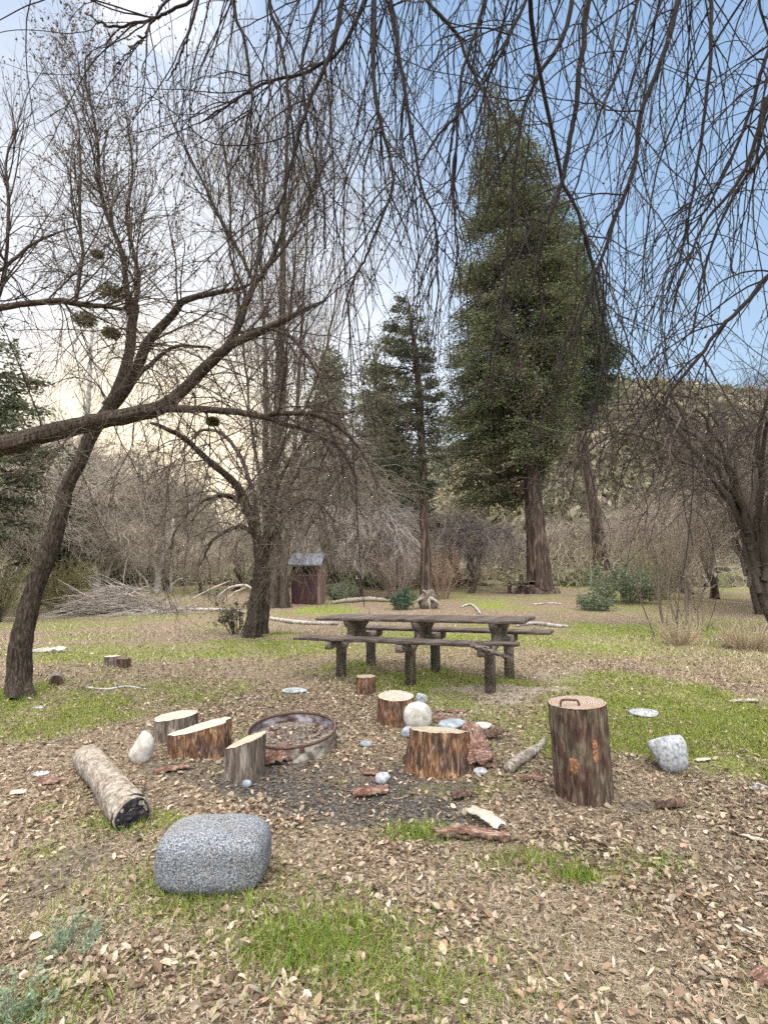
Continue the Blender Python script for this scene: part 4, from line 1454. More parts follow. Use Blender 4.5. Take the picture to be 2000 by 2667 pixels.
conifer('slope_conifer', 'dark evergreen standing lower left behind the white sycamore trunk',
        [(150, 1540, 26, 10), (150, 1300, 26, 7), (150, 1140, 26, 1)],
        [(1130, 146, 154), (1200, 120, 185), (1280, 95, 205), (1400, 80, 215), (1450, 80, 215)], 26, 140, 9000, [(.04, .065, .035), (.06, .085, .045)], 68, ls=.30, flare=1.1)


# ------------------------------------------------------------------ other trees, thicket
def mid_trees():
    r = np.random.default_rng(606)
    # right-hand tangle
    b = G(2040, 1650)
    t = make_weeper('tangled_tree', 'dark tangled bare tree filling the right edge above the dry grass', 'tree', b, 5.4, 4.0, r, 2200, (.085, .068, .056), rtw=.0050, lean=-.02, up=.75, nl=18, tw=.5)
    b = G(1985, 1600)
    make_weeper('tangled_tree', 'bare tree with twin dark trunk just behind the tangle at the right edge', 'tree', b, 6.2, 3.4, r, 1300, (.16, .13, .105), rtw=.0055, lean=.02, up=.8, nl=16, tw=.5)
    b = G(930, 1556)
    make_weeper('pale_weeping_tree', 'pale grey weeping tree just right of the shed', 'tree', b, 4.6, 3.2, r, 2400, (.46, .40, .37), rtw=.010, up=.1, nl=14)
    b = G(1222, 1545)
    make_weeper('gnarled_tree', 'small gnarled dark tree between the pine and the giant evergreen', 'tree', b, 4.0, 2.6, r, 1100, (.24, .20, .19), rtw=.010, up=.3)
    b = G(770, 1560)
    make_weeper('hanging_tree', 'bare tree with hanging grey twigs above the shed', 'tree', (b[0] + .4, b[1] + 3, b[2]), 8.4, 3.8, r, 1500, (.27, .23, .20), rtw=.009, up=.15, nl=14)
    # sycamore
    b = G(250, 1548)
    D = b[1]
    root = thing('white_sycamore', 'leaning white barked trunk behind the dark leaning tree', 'tree', b)
    p = traced([(262, 1560, D, 16), (245, 1500, D, 15), (225, 1440, D, 13), (207, 1370, D, 13), (198, 1300, D, 11), (205, 1200, D, 9), (225, 1100, D, 7), (235, 980, D, 5), (240, 850, D, 3)], 60, .02, r)
    part('trunk', trunk_geo(*p, 14, 60, .12, 1.2, .05, 20), M['whitebark'], root)
    gc = Geo()
    Q = (p[0][None], p[1][None])
    a = grow(*Q, 34, (1.5, 4), 12, (25, 60), (0, 0, 1), .05, .12, (.3, 1), .5, .006, .03, r)
    tubes(gc, *a, 4, PG)
    a2 = grow(*a, 420, (.5, 1.6), 7, (25, 60), (0, 0, 1), .03, .15, (.1, 1), .6, .005, .010, r)
    tubes(gc, *a2, 3, tint(420, GB, .3, rng=r))
    part('crown', gc, M['twig'], root)
    b = G(395, 1545)
    D = b[1]
    root = thing('dead_snag', 'forked white dead snag standing out of the brush pile', 'snag', b)
    p = traced([(415, 1560, D, 9), (412, 1500, D, 8), (430, 1450, D, 7), (448, 1400, D, 6), (452, 1350, D, 3)], 24, .02, r)
    part('trunk', trunk_geo(*p, 10, 24, .12, 1.2, .1, 21), M['whitebark'], root)
    for rows in ([(412, 1500, D, 4), (404, 1470, D, 3.4), (406, 1440, D, 2)], [(385, 1560, D, 4), (385, 1520, D, 3.5), (360, 1490, D, 3), (345, 1470, D, 1.4)], [(447, 1560, D, 4), (446, 1500, D, 3), (448, 1480, D, 1.4)], [(448, 1525, D, 3), (468, 1508, D, 2.4), (488, 1510, D, 1)]):
        g = Geo()
        tubes(g, *traced(rows, 12, .01, r), 6)
        part('dead_branch', g, M['whitebark'], root)
    # middle-distance bare trees on the left and centre: one kind, copied
    proto = make_weeper('thicket_tree', 'one of the bare grey trees crowding the back of the clearing', 'tree', (0, 0, 0), 6.5, 3.4, r, 1500, (.36, .31, .25), rtw=.010, up=.55, group='bare trees at the back of the clearing', nl=12)
    spots = [(-40, 20, 1.0), (90, 24, .9), (300, 27, .6), (430, 32, .5), (530, 30, .42), (610, 33, .5), (-150, 17, .8), (880, 34, 1.1), (1010, 33, .8), (1180, 36, .75), (1310, 44, .7), (1470, 48, .75), (1690, 38, .8), (1790, 30, .8), (1850, 26, .7), (2080, 22, 1.0), (2180, 17, .8), (350, 40, .6), (210, 33, .8), (140, 31, 1.25), (370, 37, 1.2), (250, 40, 1.5), (450, 46, 1.3), (820, 40, 1.2), (1010, 44, 1.3), (1640, 45, .9), (1740, 33, .7)]
    first = True
    for px, D, s in spots:
        x = (px - 1000) / F * D
        loc = (x, D, float(gz(x, D)) - .05)
        if first:
            o = proto
            o.location = loc
            o.rotation_euler = (0, 0, r.uniform(0, 6))
            first = False
        else:
            copy_thing(proto, loc, r.uniform(0, 6.28), s * r.uniform(.9, 1.1))
    # thicket mass behind
    g = Geo()
    n = 12000
    D = r.uniform(33, 60, n)
    px = r.uniform(-700, 2700, n)
    x = (px - 1000) / F * D
    z0 = gz(x, D)
    hmax = np.interp(px, [-700, 0, 400, 580, 700, 1000, 1200, 1600, 2000, 2700], [5, 4.0, 2.0, 1.3, 2.4, 3.4, 3.4, 3.0, 5, 6])
    K = 7
    P = np.zeros((n, K, 3))
    P[:, 0] = np.stack([x, D, z0 + hmax * r.random(n) ** 1.4 * .75], -1)
    d = r.normal(size=(n, 3)) * .6 + [0, 0, .8]
    d /= np.linalg.norm(d, axis=1, keepdims=True)
    L = r.uniform(.8, 2.4, n)
    for k in range(1, K):
        P[:, k] = P[:, k - 1] + d * (L / (K - 1))[:, None]
        d = d + r.normal(size=(n, 3)) * .22 + [0, 0, -.03]
        d /= np.linalg.norm(d, axis=1, keepdims=True)
    R = np.linspace(1, .5, K)[None] * r.uniform(.008, .022, (n, 1))
    pal = np.array([(.46, .40, .30), (.55, .47, .41), (.32, .28, .19), (.52, .44, .33), (.40, .38, .22)])
    ci = pal[r.integers(0, 5, n)] * r.uniform(.7, 1.25, (n, 1))
    tubes(g, P, R, 3, ci)
    solo('thicket', g, M['twig'], (0, 0, 0), 'mass of bare grey brown brush along the back of the clearing', 'thicket', kind='stuff')
    # bushes
    rb = make_bush('red_stem_bush', 'upright reddish stemmed bush beside the white root stump', 'bush', G(1152, 1560), 2.6, 1.5, 34, r, (.32, .21, .16), rtw=.008)
    make_bush('red_stem_bush', 'thicker clump of pale reddish stems between the shed and the white root stump', 'bush', G(1035, 1560), 2.9, 2.2, 60, r, (.32, .25, .21), rtw=.008)
    sg = [(.09, .15, .10), (.13, .20, .13), (.07, .12, .07)]
    make_bush('green_bush', 'small dark green bush left of the white root stump', 'bush', G(1043, 1588), .75, .9, 40, r, (.14, .15, .10), leafc=sg, nleaf=2600, leaf_size=.05)
    sg2 = [(.20, .24, .15), (.26, .30, .19), (.16, .20, .12)]
    make_bush('green_bush', 'broad grey green bush right of the giant evergreen', 'bush', G(1620, 1570), 1.7, 3.0, 90, r, (.2, .2, .14), leafc=sg2, nleaf=9000, leaf_size=.055)
    make_bush('green_bush', 'low grey green bush in front of the broad one, near the giant evergreen', 'bush', G(1545, 1590), .8, 1.6, 60, r, (.2, .2, .14), leafc=sg2, nleaf=4200, leaf_size=.045)
    make_bush('green_bush', 'low green bushes just right of the shed', 'bush', G(890, 1562), .9, 1.8, 50, r, (.2, .2, .14), leafc=sg2, nleaf=2600, leaf_size=.055)
    make_bush('olive_bush', 'rounded yellow olive bush behind the leaning trunk', 'bush', G(170, 1600), 1.9, 2.0, 130, r, (.26, .22, .11), leafc=[(.22, .20, .07), (.16, .16, .06)], nleaf=6500, leaf_size=.028)
    make_bush('olive_bush', 'smaller olive bush at the far left edge', 'bush', G(-30, 1620), 1.8, 1.8, 110, r, (.24, .21, .12), leafc=[(.16, .19, .08), (.16, .16, .06)], nleaf=5000, leaf_size=.028)
    make_bush('leafy_shrub', 'small leafy shrub at the foot of the weeping tree', 'shrub', G(620, 1652), .85, .75, 12, r, (.10, .08, .06), leafc=[(.10, .10, .07), (.05, .07, .03), (.22, .19, .14)], nleaf=520, leaf_size=.045, rtw=.005, sub=4)
    make_bush('sapling', 'tall thin sapling with sparse dark stems beside the dry grass on the right', 'sapling', G(1745, 1668), 2.9, 1.5, 9, r, (.16, .12, .10), rtw=.007, sub=7)
    make_bush('sapling', 'spindly sapling nearest the right edge tangle', 'sapling', G(1800, 1655), 2.6, 1.4, 8, r, (.2, .16, .13), rtw=.006, sub=7)
    make_bush('pale_bush', 'pale yellow green bush behind the saplings on the right', 'bush', G(1700, 1560), 2.6, 3.0, 90, r, (.30, .27, .17), leafc=[(.30, .31, .14)], nleaf=2500, leaf_size=.03, rtw=.008)
    make_bush('dry_grass_clump', 'tall dry straw clump at the right edge', 'dry grass', G(1950, 1690), .5, 1.1, 300, r, (.45, .36, .24), rtw=.003, sub=1)
    make_bush('dry_grass_clump', 'straw clump at the foot of the thin saplings', 'dry grass', G(1770, 1680), .5, .7, 160, r, (.45, .36, .24), rtw=.003, sub=1)
    make_bush('sage_plant', 'feathery grey green weed in the bottom left corner', 'plant', G(40, 2660), .16, .22, 30, r, (.25, .27, .2), leafc=[(.30, .40, .26), (.24, .33, .2)], nleaf=1300, leaf_size=.008, rtw=.0012)
    make_bush('sage_plant', 'feathery grey green weed with a pale stalk, left of the big boulder', 'plant', G(185, 2470), .15, .18, 24, r, (.25, .27, .2), leafc=[(.30, .40, .26), (.24, .33, .2)], nleaf=900, leaf_size=.008, rtw=.0012)


def mistletoe():
    r = np.random.default_rng(707)
    for px, py, D, s, lab in ((255, 662, 6, 14, 'uppermost small mistletoe ball in the left crown'), (292, 760, 6, 30, 'largest mistletoe clump beside the broken limb end'),
                              (222, 832, 6, 26, 'mistletoe clump just under the thin left limb'), (290, 868, 6, 20, 'mistletoe clump left of the upright forked limbs'), (555, 1098, 5, 14, 'mistletoe ball hanging under the level limb')):
        c = W(px, py, D)
        rad = s * D / F
        n = 900
        d = r.normal(size=(n, 3))
        d /= np.linalg.norm(d, axis=1, keepdims=True)
        q = c + d * rad * (r.random((n, 1)) ** .5) * [1.2, 1.2, .8]
        d2 = np.cross(d, r.normal(size=(n, 3)))
        d2 /= np.linalg.norm(d2, axis=1, keepdims=True) + 1e-9
        L = .018
        V = np.stack([q - d * L, q + d2 * L * .35, q + d * L, q - d2 * L * .35], 1).reshape(-1, 3)
        g = Geo()
        g.add(V, np.arange(len(V)).reshape(-1, 4), np.repeat(tint(n, (.16, .15, .06), .4, rng=r), 4, axis=0))
        k = 40
        dd = r.normal(size=(k, 3))
        dd /= np.linalg.norm(dd, axis=1, keepdims=True)
        tubes(g, np.stack([np.tile(c, (k, 1)), c + dd * rad * .5, c + dd * rad], 1), np.tile([.003, .002, .001], (k, 1)), 3, (.15, .13, .06))
        solo('mistletoe', g, M['leafy'], c, lab, 'mistletoe', 'mistletoe clumps in the left trees')


mid_trees()
mistletoe()


# ------------------------------------------------------------------ objects
def ico(sub):
    bm = bmesh.new()
    bmesh.ops.create_icosphere(bm, subdivisions=sub, radius=1)
    V = np.array([v.co[:] for v in bm.verts])
    Fc = np.array([[v.index for v in f.verts] for f in bm.faces])
    bm.free()
    return V, Fc


ICO = {k: ico(k) for k in (3, 4, 5, 6)}


def n3(V, s, seed):
    """cheap 3-D noise built from three planes"""
    return (fbm(V[:, 0], V[:, 1], s, seed) + fbm(V[:, 1] + 7, V[:, 2], s, seed + 5) + fbm(V[:, 2] + 3, V[:, 0] - 5, s, seed + 11)) / 3 - .5


def rock_geo(sx, sy, sz, seed, sub=5, boxy=.6, rough=.25, planes=0):
    V, Fc = ICO[sub]
    r = np.random.default_rng(seed)
    P = np.sign(V) * np.abs(V) ** boxy
    P /= np.abs(P).max()
    k = (np.abs(V) ** (2 / boxy)).sum(1) ** (-boxy / 2)
    P = V * k[:, None]
    for i in range(planes):
        n = r.normal(size=3)
        n /= np.linalg.norm(n)
        d = r.uniform(.55, .8)
        s = P @ n
        P = P - np.maximum(s - d, 0)[:, None] * n[None] * .9
    P = P * (1 + rough * 1.6 * n3(V, 1.1, seed) + rough * .35 * n3(V, .3, seed + 3) + .02 * n3(V, .07, seed + 4))[:, None]
    P = P * [sx / 2, sy / 2, sz / 2]
    g = Geo()
    g.add(P, Fc)
    return g


M['granite'] = mat('granite', [(.015, .02, .03), (.08, .095, .12), (.24, .25, .265), (.48, .47, .46)], (170, 170, 170), detail=4, bump=.35, bdist=.006, distortion=0, rough=.8, cols2=[(.012, .014, .02), (.075, .08, .09), (.22, .22, .225), (.42, .40, .38)], scale2=5)
M['granite2'] = mat('granite_fine', [(.14, .15, .165), (.33, .34, .355), (.52, .52, .52)], (40, 40, 40), detail=8, bump=.4, bdist=.01, rough=.8, cols2=[(.10, .11, .13), (.33, .34, .36), (.55, .55, .55)], scale2=14)
M['chalk'] = mat('pale_stone', [(.28, .26, .22), (.46, .44, .39), (.62, .60, .56)], (18, 18, 18), bump=.4, rough=.85)
M['slate'] = mat('slate_stone', [(.12, .15, .17), (.26, .30, .33), (.42, .46, .48)], (16, 16, 30), bump=.4, rough=.7)
M['cutwood'] = mat('cut_wood', [(.27, .215, .15), (.44, .37, .275), (.56, .50, .39)], (26, 26, 26), kind='rings', bump=.15, bdist=.003, cols2=[(.20, .145, .10), (.34, .265, .19), (.50, .42, .32)], scale2=9)
M['cutpale'] = mat('cut_wood_bleached', [(.31, .265, .205), (.47, .42, .345), (.60, .56, .49)], (12, 12, 12), detail=8, bump=.25, bdist=.004, cols2=[(.20, .15, .10), (.36, .29, .22), (.54, .48, .40)], scale2=11)
M['cutold'] = mat('cut_wood_old', [(.18, .13, .10), (.36, .28, .22), (.50, .41, .33)], (20, 20, 20), kind='rings', bump=.2, bdist=.003, cols2=[(.20, .12, .08), (.34, .24, .17), (.45, .35, .27)], scale2=6)
M['barkgrey'] = mat('stump_bark_grey', [(.025, .02, .016), (.13, .105, .085), (.34, .29, .25)], (34, 34, 6), bump=1, bdist=.018, distortion=.8)
M['barkorange'] = mat('stump_bark_orange', [(.028, .014, .009), (.17, .085, .045), (.46, .30, .18)], (38, 38, 7), bump=1, bdist=.02, distortion=1.4, cols2=[(.02, .014, .012), (.09, .055, .042), (.30, .21, .16)], scale2=9)
M['barkbrown'] = mat('stump_bark_brown', [(.015, .009, .007), (.080, .045, .033), (.21, .135, .10)], (44, 44, 8), bump=.9, bdist=.012, distortion=.8, cols2=[(.03, .022, .016), (.105, .08, .055), (.25, .20, .15)], scale2=7)
M['chip'] = mat('red_wood', [(.035, .016, .012), (.16, .08, .058), (.42, .29, .225)], (12, 70, 70), detail=8, bump=1, bdist=.01, distortion=1.2, attr=0, cols2=[(.05, .03, .025), (.22, .14, .11), (.50, .38, .31)], scale2=14)
M['logbark'] = mat('log_bark', [(.08, .065, .05), (.28, .24, .195), (.50, .46, .41)], (40, 40, 40), bump=.8, bdist=.012, distortion=.8, cols2=[(.06, .048, .036), (.20, .16, .125), (.40, .35, .29)], scale2=7)
M['char'] = mat('charred_wood', [(.006, .006, .008), (.02, .018, .022), (.07, .06, .065)], (40, 40, 40), bump=1, bdist=.012, rough=.6)
M['patch'] = mat('bare_wood_patch', [(.04, .018, .01), (.25, .12, .06), (.45, .25, .13)], (60, 60, 60), bump=.8, bdist=.004)
M['concrete'] = mat('aggregate_post', [(.06, .046, .035), (.21, .165, .135), (.40, .34, .29)], (60, 60, 60), detail=5, bump=.5, bdist=.005, cols2=[(.035, .03, .024), (.11, .09, .075), (.22, .18, .15)], scale2=4)
M['plank'] = mat('weathered_plank', [(.016, .012, .010), (.075, .057, .048), (.21, .17, .145)], (6, 60, 60), detail=8, bump=.8, bdist=.008, distortion=.3, cols2=[(.03, .023, .018), (.115, .09, .075), (.26, .22, .19)], scale2=6)


def lobed(r, sides, amp, seed):
    th = np.arange(sides) * 2 * math.pi / sides
    o = np.ones(sides)
    for k in (2, 3, 4, 5, 7):
        o += amp / k ** .6 * math.cos(seed * k) * np.cos(k * th + seed * k * 1.7)
    return th, r * o


def stump(name, label, px, py, dia, h, bark, top, seed, tilt=(0, 0), yaw=0.0, squash=1.0, lob=.06, flare=1.15, sides=96, rough=.05, slant=(0, 0), sink=.02, taper=1.0, group=None, root_only=False, parts_extra=None):
    loc = G(px, py)
    root = thing(name, label, 'stump', loc, group)
    th, r0 = lobed(dia / 2, sides, lob, seed)
    K = 40
    t = np.linspace(0, 1, K)
    TH, T = np.meshgrid(th, t)
    z = T * h
    fl = 1 + (flare - 1) * (1 - T) ** 2 + (taper - 1) * T
    fur_ = -np.abs(cyl(TH, z + seed, 5.5, .22, seed + 2)) * 3.2 * rough + rough * .35
    nz = (fbm(np.cos(TH) * 6 + seed, np.sin(TH) * 6 + z * 3, .5, seed, 3) - .5) * 2 * rough
    nz += (fbm(np.cos(TH) * 2.2 + seed, np.sin(TH) * 2.2 + z * 2, .5, seed + 5, 3) - .5) * 2 * rough
    nz = nz * .7 + fur_
    R = r0[None] * fl * (1 + nz)
    X = R * np.cos(TH)
    Y = R * np.sin(TH) * squash
    Z = z + (slant[0] * X + slant[1] * Y) * T - sink * (1 - T)
    V = np.stack([X, Y, Z], -1)
    b = np.arange(K - 1)[:, None] * sides
    j = np.arange(sides)[None]
    jn = (j + 1) % sides
    f = np.stack([b + j, b + jn, b + sides + jn, b + sides + j], -1).reshape(-1, 4)
    rot = (tilt[0], tilt[1], yaw)
    g = Geo()
    g.add(xform(V.reshape(-1, 3), loc, rot), [f, np.arange(sides)[::-1][None]])
    part('bark', g, M[bark], root)
    # cut top: rings of vertices, slightly proud and rough
    rings = 10
    Vt = []
    rim = V[-1]
    cen = rim.mean(0)
    r_ = np.random.default_rng(seed)
    for k in range(rings):
        q = 1 - k / rings
        ring = cen + (rim - cen) * q * .995
        ring[:, 2] += .0025 + (fbm(ring[:, 0] * 3, ring[:, 1] * 3, .12, seed) - .5) * .012 * min(1, (k + .6))
        Vt.append(ring)
    Vt = np.concatenate(Vt + [cen[None] + [[0, 0, .003]]])
    b = np.arange(rings - 1)[:, None] * sides
    f = np.stack([b + j, b + jn, b + sides + jn, b + sides + j], -1).reshape(-1, 4)
    lastb = (rings - 1) * sides
    f3 = np.stack([lastb + np.arange(sides), lastb + (np.arange(sides) + 1) % sides, np.full(sides, rings * sides)], -1)
    g = Geo()
    # local coordinates centred on the pith so that the growth rings run round it
    c3 = xform(cen[None], loc, rot)[0]
    g.add(xform(Vt, loc, rot), [f, f3])
    me = g.mesh('cut_face', M[top], c3)
    o = bpy.data.objects.new('cut_face', me)
    COL.objects.link(o)
    o.parent = root
    o.location = tuple(float(a) for a in (c3 - np.array(root.location)))
    return root, loc, rot


def rock(label, px, py, wpx, hpx, seed, m, boxy=.75, habs=0, rough=.22, planes=3, depth=.8, yaw=0.0, sink=.12, tilt=(0, 0), cat='rock', group=None, sub=5):
    """px,py: middle of its foot; wpx,hpx: size in the photo"""
    c = G(px, py)
    D = c[1]
    w_, h_ = wpx * D / F, hpx * D / F
    dpt = w_ * depth
    el = math.atan2(CAMH, D)
    h_ = math.sqrt(max((h_ * 1.0) ** 2 - (dpt * .8 * math.sin(el)) ** 2, (h_ * .35) ** 2)) / math.cos(el)
    h_ = habs or h_
    c = c * np.array([(c[1] + dpt * .35) / c[1]] * 2 + [1]) if True else c
    g = Geo()
    append(g, rock_geo(w_, dpt, h_ * (1 + sink), seed, sub, boxy, rough, planes), (c[0], c[1], gz(c[0], c[1]) + h_ * (.5 - sink / 2)), (tilt[0], tilt[1], yaw))
    return solo('boulder' if wpx > 200 else 'rock', g, M[m], (c[0], c[1], gz(c[0], c[1])), label, cat, group)


def slab_geo(L, Wd, T, seed, curl=.2, jag=.25, nl=26, nw=10):
    """splintered, curved piece of bark or split wood"""
    r = np.random.default_rng(seed)
    u = np.linspace(-.5, .5, nl)
    v = np.linspace(-.5, .5, nw)
    U, Vv = np.meshgrid(u, v, indexing='ij')
    wj = 1 + jag * (fbm(u * 8, u * 0 + seed, .6, seed) - .5) * 3 * 1.0
    lj = 1 + jag * (fbm(v * 8, v * 0 + seed, .5, seed + 2) - .5) * 2
    X = U * L * lj[None]
    Y = Vv * Wd * wj[:, None] * np.clip(1.25 - np.abs(U) ** 3 * 4, .4, 1)
    Zm = curl * Wd * (1 - 4 * Vv ** 2) + (fbm(U * L * 30, Vv * Wd * 60, 1, seed + 4) - .5) * T * 1.5 + (fbm(U * 3, Vv * 0, .8, seed + 6) - .5) * .1 * L
    edge = np.clip(1 - (np.abs(Vv) * 2) ** 6, .1, 1) * np.clip(1 - (np.abs(U) * 2) ** 8, .15, 1)
    top = np.stack([X, Y, Zm + T * .5 * edge], -1).reshape(-1, 3)
    bot = np.stack([X, Y, Zm - T * .5 * edge], -1).reshape(-1, 3)
    b = np.arange(nl - 1)[:, None] * nw + np.arange(nw - 1)[None]
    ft = np.stack([b, b + nw, b + nw + 1, b + 1], -1).reshape(-1, 4)
    n = nl * nw
    fb = ft[:, ::-1] + n
    rim = [i * nw for i in range(nl)] + [(nl - 1) * nw + k for k in range(1, nw)] + [i * nw + nw - 1 for i in range(nl - 2, -1, -1)] + [k for k in range(nw - 2, 0, -1)]
    rim = np.array(rim)
    rn = np.roll(rim, -1)
    fs = np.stack([rim, rim + n, rn + n, rn], -1)
    g = Geo()
    g.add(np.vstack([top, bot]), [ft, fb, fs])
    return g


def chip(label, px, py, Lpx, Wpx, yaw, seed, m='chip', T=.018, curl=.2, tilt=(0, 0), name='bark_piece', cat='bark piece', lift=0.01, jag=.35):
    c = G(px, py)
    D = c[1]
    g = Geo()
    z = float(gz(c[0], c[1])) + lift + T * .5
    append(g, slab_geo(Lpx * D / F, Wpx * D / F, T, seed, curl, jag), (c[0], c[1], z))
    o = solo(name, g, M[m], (c[0], c[1], z), label, cat)
    o.rotation_euler = (tilt[0], tilt[1], yaw)
    return o


def campfire_things():
    # stumps
    stump('stump', 'grey barked low stump farthest left of the fire ring with a slanted pale top', 457, 1918, .34, .165, 'barkgrey', 'cutpale', 3, slant=(.09, -.04), lob=.07, flare=1.12, rough=.09)
    root, loc, rot = stump('stump', 'wide orange brown double stump with a long pale top, left of the fire ring', 523, 1965, .43, .20, 'barkorange', 'cutpale', 5, slant=(.25, -.02), lob=.14, squash=.55, yaw=.15, flare=1.05, rough=.07)
    stump('stump', 'dark furrowed round of wood with slanted ringed top in front of the fire ring', 639, 2018, .245, .225, 'barkgrey', 'cutwood', 8, slant=(.40, -.05), lob=.05, squash=.95, tilt=(0, .04), flare=1.0, rough=.08)
    stump('stump', 'smallest stump standing against the picnic table grass', 953, 1803, .20, .165, 'barkorange', 'cutold', 9, lob=.03, flare=1.08, slant=(0, -.03))
    stump('stump', 'orange brown stump with round white top beside the pale rock', 1031, 1880, .325, .225, 'barkorange', 'cutpale', 11, lob=.05, flare=1.07, tilt=(.05, 0), slant=(0, -.02))
    stump('stump', 'broad bright orange stump flaring at its foot, next to the split wood slab', 1140, 2000, .385, .25, 'barkorange', 'cutwood', 14, lob=.07, flare=1.17, taper=.98, rough=.12, slant=(-.05, -.17), squash=.85)
    root, loc, rot = stump('stump', 'tall dark upright log seat with an iron handle on its top', 1520, 2066, .345, .545, 'barkbrown', 'cutold', 17, lob=.03, flare=1.0, tilt=(0, -.05), slant=(.0, -.02), rough=.035)
    # iron handle
    top = xform(np.array([[-.07, -.085, .552]]), loc, rot)[0]
    pts = np.array([[-.058, 0, -.02], [-.055, 0, .022], [-.035, 0, .034], [.02, 0, .034], [.045, 0, .028], [.058, 0, -.02]])
    q = smooth_path(np.hstack([pts, np.full((6, 1), .0065)]), 30)
    M['iron'] = mat('rusty_iron', [(.03, .016, .012), (.09, .05, .038), (.18, .11, .08)], (90, 90, 90), bump=.3, bdist=.002, rough=.6)
    g = Geo()
    tubes(g, xform(q[:, :3], top, (0, 0, -.12)), q[:, 3], 10, caps=True)
    part('handle', g, M['iron'], root)
    # bare patches where the bark came off
    for (ax, z0, w_, h_, sd) in ((-2.10, .22, .062, .11, 3), (-1.42, .31, .030, .15, 4)):
        K, J = 14, 10
        u = np.linspace(-.5, .5, J)
        v = np.linspace(-.5, .5, K)
        U, Vv = np.meshgrid(u, v)
        wob = 1 + .5 * (fbm(Vv * 6, Vv * 0, .4, sd) - .5)
        ang = ax + U * w_ / .172 * wob
        rr = .1785 + .004 * np.sqrt(np.clip(1 - (2 * U) ** 4, 0, 1)) * np.sqrt(np.clip(1 - (2 * Vv) ** 4, 0, 1)) + .003 * (fbm(U * 5, Vv * 9, .5, sd) - .5)
        P = np.stack([rr * np.cos(ang), rr * np.sin(ang), z0 + Vv * h_ * (1 - .5 * np.abs(U))], -1).reshape(-1, 3)
        b = np.arange(K - 1)[:, None] * J + np.arange(J - 1)[None]
        f = np.stack([b, b + 1, b + J + 1, b + J], -1).reshape(-1, 4)
        g = Geo()
        g.add(xform(P, loc, rot), f)
        part('bare_patch', g, M['patch'], root)
    # far left stumps and logs
    stump('stump', 'low cut stump with dark rotten side in the leafy clearing on the left', 292, 1733, .20, .12, 'barkgrey', 'cutpale', 21, lob=.08, flare=1.1, squash=.7, slant=(.03, -.02))
    stump('stump', 'dark rotten stub joined beside the low cut stump on the left', 322, 1738, .16, .115, 'barkbrown', 'barkbrown', 23, lob=.10, flare=1.1, rough=.14)

    # rocks
    rock('big speckled grey granite boulder in the left foreground', 557, 2330, 278, 200, 71, habs=.25, m='granite', boxy=.56, rough=.13, planes=1, depth=.62, sink=.06, sub=6, yaw=.0)
    rock('cone shaped pale rock left of the double stump', 367, 1990, 62, 72, 72, 'chalk', boxy=.95, rough=.16, planes=4, depth=.7, tilt=(0, .1))
    rock('round white rock in front of the white topped stump', 1088, 1903, 74, 60, 73, 'chalk', boxy=.85, rough=.10, planes=1, depth=.75)
    rock('pale blue rock peeking out behind the white topped stump', 1098, 1836, 30, 27, 74, 'granite2', boxy=.85, rough=.12, planes=1)
    rock('small slate blue rock at the foot of the round white rock', 1065, 1922, 44, 24, 75, 'slate', boxy=.8, planes=2)
    rock('flat slate grey rock behind the broad orange stump', 1180, 1910, 72, 30, 76, 'slate', boxy=.85, planes=3)
    rock('small pale flat rock behind the split wood slab', 1256, 1903, 48, 17, 77, 'chalk', boxy=.85, planes=2)
    rock('grey granite rock on the edge of the bright grass at the right', 1745, 2014, 110, 84, 78, 'granite2', boxy=.72, rough=.10, planes=5, depth=.8, yaw=.4)
    rock('low pale rock sunk in the bright grass at the right', 1678, 1868, 76, 17, 79, 'granite2', boxy=.85, rough=.15, planes=2)
    rock('small round pale stone in the middle of the dark dirt', 997, 2046, 40, 26, 80, 'granite2', boxy=.9, rough=.08, planes=1)
    rock('little grey stone at the foot of the broad orange stump', 1250, 2018, 34, 14, 81, 'granite2', boxy=.85, planes=1)
    rock('flat whitish stone on the leaves left of the smallest stump', 768, 1805, 66, 9, 82, 'slate', boxy=.9, rough=.1, planes=1)
    rock('small bluish stone in the dirt below the furrowed round of wood', 642, 2052, 26, 16, 83, 'slate', boxy=.9, planes=3)
    rock('small grey stone on the leaves right of the fire ring', 953, 1948, 30, 14, 84, 'slate', boxy=.9, planes=1)
    rock('thin grey stone lying at the far left of the litter', 107, 2022, 42, 10, 85, 'granite2', boxy=.9, planes=1)
    rock('grey stone half buried at the right edge', 1975, 2055, 46, 8, 86, 'granite2', boxy=.9, planes=1)
    rock('small grey stone in the left grass below the leaning tree', 102, 1847, 26, 6, 87, 'granite2', boxy=.9, planes=1)
    rock('small white stone in the foreground grass at the right', 1945, 2432, 44, 16, 88, 'chalk', boxy=.9, planes=2)

    # charred log
    a, b_ = G(222, 2000), G(346, 2155)
    root = thing('log', 'thick weathered grey log with a charred black end in the left foreground', 'log', (a + b_) / 2)
    ax = (b_ - a)
    ax[2] = 0
    L = np.linalg.norm(ax)
    ax /= L
    rad0, rad1 = .082, .094
    K = 60
    t = np.linspace(0, 1, K)
    Pm = a[None] + ax[None] * (L * t)[:, None]
    Pm[:, 2] = gz(a[0], a[1]) * (1 - t) + gz(b_[0], b_[1]) * t + rad0 * .86 + .012 * np.sin(t * 5)
    Rm = rad0 + (rad1 - rad0) * t + .003 * np.sin(t * 9) - .006 * np.exp(-((t - .42) / .05) ** 2)
    g = trunk_geo(Pm, Rm, 64, 160, .05, 1.0, .1, 33, fur=.35, furl=.22)
    part('bark', g, M['logbark'], root)
    T, A, B = frames(Pm[None])
    rings = 8
    th = np.arange(40) * 2 * math.pi / 40
    V = []
